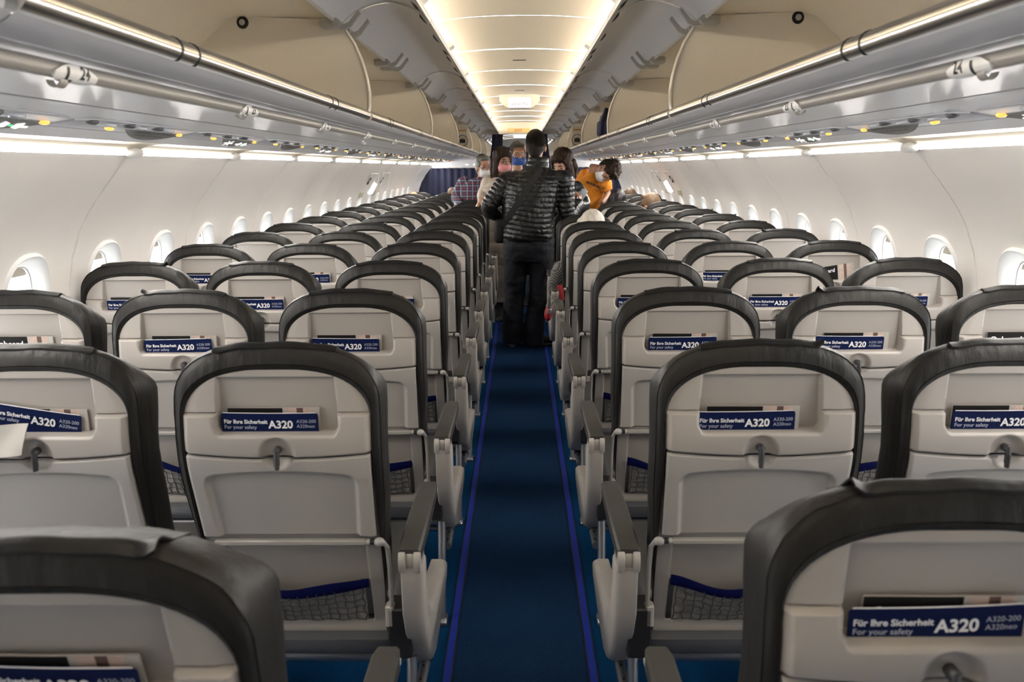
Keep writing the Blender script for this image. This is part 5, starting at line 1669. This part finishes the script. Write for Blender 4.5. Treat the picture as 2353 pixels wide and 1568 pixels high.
# man in the orange T-shirt bending over the seats
Y = 9.15
hp = at(1377, 394, Y - .20)
shA, shB = at(1346, 405, Y), at(1392, 422, Y - .14)
zc = Vector((0.88, -0.42, 0.02)).normalized(); yf = Vector((-0.28, -0.45, -0.85)); yf = (yf - zc * yf.dot(zc)).normalized(); xc = yf.cross(zc)
RO = Matrix((xc, yf, zc)).transposed()
r_, b_, g_, o_, T_, R_ = standing('person with curly brown hair and white mask bending in an orange lettered T-shirt', Y, hp, PI - 0.75, -0.80, -0.25, 1.08, P_['skin_tan'], (hair_short, P_['hair_curly']),
    [(at(1352, 560, Y + .10), .17, .12), (at(1352, 500, Y + .08), .175, .13), (at(1355, 455, Y + .03), .185, .13), (at(1360, 428, Y - .02), .20, .13), (at(1366, 410, Y - .08), .17, .12), (at(1371, 397, Y - .15), .085, .085)],
    [(shA, at(1330, 432, Y - .03), at(1342, 462, Y - .25)), (shB, at(1398, 448, Y - .12), at(1384, 468, Y - .30))], ('t_shirt', P_['orange']), .070,
    mask=P_['mask_white'], short_sleeve=0.62, Rm=RO, hair_kw={'vol': 1.10, 'curl': 0.011}, legs=[(at(1345, 560, Y + .08), at(1345, 620, Y + .05), V3((at(1345, 660, Y).x, Y + .08, 0.07))), (at(1368, 560, Y + .08), at(1368, 620, Y + .05), V3((at(1368, 660, Y).x, Y + .08, 0.07)))], leg_m=P_['jeans_dark'])
bvh = BVHTree.FromPolygons([v.co.copy() + o_ for v in g_.data.vertices], [list(p.vertices) for p in g_.data.polygons])
def print_line(txt, size, x, y, slope, bold):
    A = at(x, y, Y - 0.6); d = V3((math.cos(slope), 0, math.sin(slope))); u = V3((-d.z, 0, d.x))
    def lay(a, b):
        p = A + d * a + u * b; hit = bvh.ray_cast(V3((p.x, Y - 1.2, p.z)), V3((0, 1, 0)), 3)
        return (V3((p.x, hit[0].y - 0.004, p.z)) if hit[0] else V3((p.x, Y - 0.2, p.z))) - o_
    vs, fs = text_mesh(txt, size, lay, bold=bold, spacing=1.15); t = MB(); t.add(vs, fs); return t
t = print_line('MAMMUT', 0.047, 1356, 423, -0.40, 0.0012); t2 = print_line('EST. 1862', 0.026, 1362, 433, -0.40, 0.0)
t.add(t2.v, t2.f); t.build('chest_lettering', P_['print'], g_, fix=False)

# ---- heads of seated passengers showing above the seat backs
def seated(label, x, y_top, Y, yaw, skin, hair, top, pitch=0.0, hair_kw={}, mask=None, glasses=False, sc=1.0, bald=False, arm=None, slim=1.0):
    crown = at(x, y_top, Y); hp = crown - Vector((0, 0, 0.228 * sc))
    o = Vector((hp.x, Y, 0)); root = empty('person', Vector((hp.x, Y, 0.45))); o = Vector(root.location); tag(root, label, 'person')
    T, R = head_matrix(hp, yaw, pitch, 0, sc)
    b = MB(); add_head(b, T, R)
    z0 = 0.50
    rows = [(V3((hp.x, Y + .10, z0)), .17 * min(1, slim + .35), .12), (V3((hp.x, Y + .06, z0 + .2)), .17 * min(1, slim + .35), .12), (V3((hp.x, Y + .02, hp.z - .22)), .18 * min(1, slim + .35), .11), (V3((hp.x, Y, hp.z - .12)), .17 * min(1, slim + .35), .10), (V3((hp.x, Y - .01, hp.z - .075)), .09, .08)]
    b.loft(ell_loops([(c, rx * .86, ry * .86) for c, rx, ry in rows]))
    for s in (-1, 1): limb(b, [V3((hp.x + s * .12, Y + .01, hp.z - .14)), V3((hp.x + s * .17 * slim, Y + .02, hp.z - .16)), V3((hp.x + s * .19 * slim, Y + .10, z0 + .18)), V3((hp.x + s * .14 * slim, Y + .32, z0 + .14))], [.05, .05, .04, .03])
    body = put('body', solidify(b, 0.010, 3), skin, root, o)
    if hair: hair[0](body, T, R, o, hair[1], **hair_kw)
    if mask: add_mask(body, T, R, o, mask)
    if glasses: add_glasses(body, T, o)
    j = MB(); j.loft(ell_loops(rows))
    for s in (-1, 1):
        if arm and arm[0] == s: limb(j, [V3((hp.x + s * .12, Y + .01, hp.z - .14)), V3((hp.x + s * .18, Y, hp.z - .18))] + arm[1], [.06, .062] + arm[2])
        else: limb(j, [V3((hp.x + s * .12, Y + .01, hp.z - .14)), V3((hp.x + s * .17 * slim, Y + .02, hp.z - .16)), V3((hp.x + s * .19 * slim, Y + .10, z0 + .18)), V3((hp.x + s * .14 * slim, Y + .32, z0 + .14))], [.06, .06, .052, .045])
    put('top', solidify(j, 0.012, 3), top, root, o)
    return root
def rowY(k): return ROW0 + PITCH * k
seated('seated person with white hair and speckled knit sleeve beside the man in the aisle', 1362, 484, rowY(5) + 0.26, 0.2, P_['skin'], (hair_bob, P_['hair_white']), P_['knit'], hair_kw={'length': 0.06},
       arm=(-1, [at(1288, 622, rowY(5) + 0.20), at(1281, 668, rowY(5) + 0.26), at(1296, 672, rowY(5) + 0.42)], [.055, .058, .05]))
seated('seated person with round black hair in the middle seat behind the orange shirt', 1421, 437, rowY(9) + 0.24, 0.0, P_['skin'], (hair_bob, P_['hair_black']), P_['navy_shirt'], hair_kw={'length': 0.05})
seated('seated person with cropped grey blond hair and glasses turned towards the aisle', 1495, 444, rowY(9) + 0.34, 0.75, P_['skin'], (hair_short, P_['hair_blond']), P_['leather_jacket'], mask=P_['mask_white'], glasses=True, sc=1.12)
seated('seated person with dark hair by the window, half hidden by a cropped blond head', 1507, 446, rowY(10) + 0.26, 0.0, P_['skin'], (hair_short, P_['hair_dark']), P_['navy_shirt'], slim=0.45)
seated('seated person with tawny brown hair far ahead beside the right sidewall', 1450, 433, rowY(12) + 0.26, 0.0, P_['skin'], (hair_short, P_['hair_tawny']), P_['navy_shirt'], sc=1.1)
seated('seated person with brown hair in front of the left navy curtain', 1043, 431, rowY(13) + 0.30, 0.0, P_['skin'], (hair_short, P_['hair_tawny']), P_['navy_shirt'])
seated('seated person whose bare reddish crown shows by the left sidewall', 952, 440, rowY(13) + 0.20, 0.0, mat('skin_ruddy', (0.60, 0.30, 0.17), 0.5, var=0.1), None, P_['leather_jacket'])

# red bag with a grey buckled strap hanging at the aisle armrest
rb = empty('shoulder_bag', at(1264, 742, rowY(5) - 0.05)); tag(rb, 'small red bag on a grey buckled strap hanging over an aisle armrest', 'bag')
oo = Vector(rb.location)
m = MB(); m.ellip(at(1262, 722, rowY(5) - 0.05) - oo, (0.026, 0.05, 0.050)); m.build('bag_body', P_['red'], rb)
m = MB(); m.tube([at(1266, 712, rowY(5) - 0.06) - oo, at(1271, 697, rowY(5) - 0.06) - oo, at(1281, 690, rowY(5) - 0.05) - oo, at(1291, 684, rowY(5) - 0.02) - oo], [(0.016, 0.004)] * 4, 8); st = m.build('strap', M['grey_plastic'], rb)
m = MB(); m.box(at(1266, 716, rowY(5) - 0.105) - oo, (0.028, 0.006, 0.034), 0.003, 1); m.build('buckle', M['tube'], st)
m = MB(); m.tube([at(1289, 655, rowY(5) + 0.02) - oo, at(1292, 675, rowY(5) + 0.01) - oo, at(1294, 690, rowY(5) + 0.0) - oo], [(0.008, 0.02), (0.016, 0.02), (0.010, 0.02)], 8); m.build('flap', P_['red'], rb)
# ------------------------------------------------------------------ cards and magazines in the seat pockets
CARD_W, CARD_H = 0.209, 0.105
def card_meshes():
    c = MB(); R = 0.006
    def outl(w, h):
        pts = []
        for cx, cz, a0 in ((w - R, h - R, 0), (-w + R, h - R, PI / 2)):
            for k in range(5): a = a0 + PI / 2 * k / 4; pts.append((cx + R * math.cos(a), cz + R * math.sin(a)))
        return pts + [(-w, -0.07), (w, -0.07)]
    pts = outl(CARD_W / 2, 0.036)
    bend = lambda x: 0.003 * math.cos(x * 14)
    c.loft([[Vector((x, -bend(x), z)) for x, z in pts], [Vector((x, 0.0015 - bend(x), z)) for x, z in pts]])
    body = c.mesh('card', M['card_blue'], 30)
    e = MB(); e.tube([(lerp(-.1, .1, k / 10), 0.0008 - bend(lerp(-.1, .1, k / 10)), 0.0365) for k in range(11)], 0.0009, 5)
    edge = e.mesh('card_edge', M['white_print'], 30)
    def put_(txt, size, x, z, bold=0.0, sp=1.0):
        return text_mesh(txt, size, lambda a, b: Vector((x + a, -bend(x + a) - 0.0006, z + b)), bold=bold, spacing=sp)
    t = MB()
    for a in (('F\u00fcr Ihre Sicherheit', 0.0125, -0.099, 0.013, 0.00035), ('A320', 0.0240, -0.002, 0.003, 0.0007)): t.add(*put_(*a))
    t1 = t.mesh('title', M['white_print'], 0)
    t = MB()
    for a in (('For your safety', 0.0115, -0.099, 0.001, 0.0001), ('A320-200', 0.0105, 0.058, 0.0145, 0.0), ('A320neo', 0.0105, 0.058, 0.0035, 0.0)): t.add(*put_(*a))
    t2 = t.mesh('subtitle', M['grey_print'], 0)
    return body, edge, t1, t2
CARD = card_meshes()
def mag_meshes():
    m = MB(); w, h = 0.099, 0.052
    bend = lambda x: 0.002 * math.cos(x * 12)
    cuts = [-w, 0.020, 0.028, 0.050, 0.064, 0.082, w]; mats = [0, 3, 2, 1, 2, 3]
    for i in range(6):
        x0, x1 = cuts[i], cuts[i + 1]
        n = 6
        fr = [[Vector((lerp(x0, x1, k / n), -bend(lerp(x0, x1, k / n)), z)) for k in range(n + 1)] for z in (-0.07, h)]
        m.loft(fr, closed=False, mi=mats[i])
    m.loft([[Vector((x, -bend(x) + 0.003, z)) for x in (-w, 0, w)] for z in (-0.07, h)], closed=False, mi=3)
    m.loft([[Vector((x, -bend(x), h)) for x in (-w, 0, w)], [Vector((x, -bend(x) + 0.003, h)) for x in (-w, 0, w)]], closed=False, mi=3)
    for x in (-w, w): m.add([(x, -bend(x), -0.07), (x, -bend(x), h), (x, -bend(x) + .003, h), (x, -bend(x) + .003, -0.07)], [[0, 1, 2, 3]], 3)
    me = m.mesh('magazine', [M['mag_black'], M['mag_dark'], M['mag_pink'], M['paper']], 30)
    t = MB(); t.add(*text_mesh('Onboard', 0.026, lambda a, b: Vector((-0.090 + a, -bend(-0.090 + a) - 0.0007, 0.020 + b)), bold=0.0006))
    return me, t.mesh('title', M['white_print'], 0)
MAG = mag_meshes()

def in_pocket(o, side, col, row, u, t, n, tilt, sc=1.0):
    """seat a flat thing in the literature pocket of a given seat"""
    rec = (0.175 if side < 0 else 0.015) if row == -1 else 0.0
    p = SP(u, t, n)
    if rec:
        piv = Vector((0, 0.06, 0.43)); p = Matrix.Rotation(rec, 3, 'X') @ (p - piv) + piv
    xs = side * XC[col] + AX + (0.012 if (row == -1 and side < 0) else 0.0)
    o.location = Vector((xs, ROW0 + PITCH * row, 0)) + p
    o.rotation_euler = (0.05 + rec, tilt, 0)
ROWN = {-1: 'nearest corner', 0: 'first full row', 1: 'second full row', 2: 'third full row', 3: 'fourth full row', 4: 'fifth full row'}
def lab(side, col, row):
    if row == -1: return 'the %s corner seat' % ('lower left' if side < 0 else 'lower right')
    return '%s %s seat, %s' % (BLOCK[side], col, ROWN[row])
def safety_card(side, col, row, u=0.0, tilt=0.0, dt=0.0):
    o = empty('safety_card'); in_pocket(o, side, col, row, -0.018 + u, 0.188 + dt, -0.006, tilt)
    link('card', CARD[0], o)['label'] = 'navy blue card'
    link('card_edge', CARD[1], o); link('title_lettering', CARD[2], o); link('subtitle_lettering', CARD[3], o)
    tag(o, 'navy A320 safety card in pocket of %s' % lab(side, col, row), 'safety card', 'safety cards')
def magazine(side, col, row, u=0.0, tilt=0.0, dt=0.0):
    o = empty('magazine'); in_pocket(o, side, col, row, -0.010 + u, 0.194 + dt, -0.014, tilt)
    link('cover', MAG[0], o); link('title_lettering', MAG[1], o)
    tag(o, 'black covered magazine in pocket of %s' % lab(side, col, row), 'magazine', 'magazines')
for side, col, row, cu, ct, mu in ((-1, 'aisle', -1, 0.0, 0.02, 0.0), (1, 'aisle', -1, 0.002, -0.03, 0.006), (-1, 'aisle', 0, 0.0, 0.006, 0.0), (1, 'aisle', 0, -0.012, -0.012, -0.004),
        (1, 'middle', 0, 0.012, -0.004, 0.0), (-1, 'aisle', 1, 0.0, 0.01, 0.004), (-1, 'middle', 1, 0.0, -0.02, 0.01), (1, 'aisle', 1, 0.004, -0.008, 0.004), (1, 'middle', 1, -0.004, 0.008, 0.01),
        (-1, 'window', 2, 0.004, -0.01, 0.004), (-1, 'middle', 2, 0.0, 0.0, 0.0), (-1, 'aisle', 2, 0.01, 0.0, 0.0), (1, 'aisle', 2, 0.0, -0.006, 0.0), (1, 'middle', 2, 0.006, 0.0, 0.006), (1, 'window', 2, 0.0, 0.006, 0.01),
        (-1, 'window', 3, 0.0, 0.004, 0.0), (-1, 'middle', 3, 0.008, -0.01, 0.01), (1, 'middle', 3, -0.012, 0.004, -0.01)):
    safety_card(side, col, row, cu, ct)
    magazine(side, col, row, mu)
for side, col, row, mu, tl in ((-1, 'window', 1, 0.01, 0.0), (1, 'window', 1, 0.0, 0.0), (1, 'window', 3, 0.02, -0.15), (1, 'aisle', 4, -0.02, 0.0), (-1, 'middle', 0, 0.015, 0.02)):
    magazine(side, col, row, mu, tl, -0.02 if row == 3 else 0.0)
# the slipped card and folded paper bag in the middle seat at the left edge
safety_card(-1, 'middle', 0, 0.004, 0.16, -0.012)
o = empty('paper_bag'); in_pocket(o, -1, 'middle', 0, -0.085, 0.182, 0.022, 0.0)
m = MB()
m.grid(14, 6, lambda a, b: Vector((lerp(-0.085, 0.085, a) - 0.012 * b, -0.010 - 0.018 * b + 0.003 * math.sin(9 * a + 3 * b), 0.012 - 0.075 * b - 0.012 * a * (1 - b) + 0.020 * a)))
m.grid(14, 6, lambda a, b: Vector((lerp(-0.085, 0.085, a) - 0.012 * b, -0.0075 - 0.018 * b + 0.003 * math.sin(9 * a + 3 * b), 0.012 - 0.075 * b - 0.012 * a * (1 - b) + 0.020 * a)))
m.build('bag_sheet', M['paper'], o, fix=False)
tag(o, 'folded white paper bag hanging from the pocket of the left middle seat', 'paper bag')
# ------------------------------------------------------------------ light and colour
w = bpy.data.worlds.new('overcast'); scene.world = w; w.use_nodes = True
bg = w.node_tree.nodes['Background']; bg.inputs['Color'].default_value = (0.97, 0.985, 1.0, 1); bg.inputs['Strength'].default_value = 3.6
vs = scene.view_settings
vs.view_transform = 'Standard'; vs.look = 'None'; vs.gamma = 1.0; vs.use_curve_mapping = False
vs.exposure = 1.85
scene.cycles.use_denoising = True
scene.cycles.max_bounces = 10; scene.cycles.diffuse_bounces = 6; scene.cycles.transparent_max_bounces = 12
scene.cycles.sample_clamp_indirect = 8.0
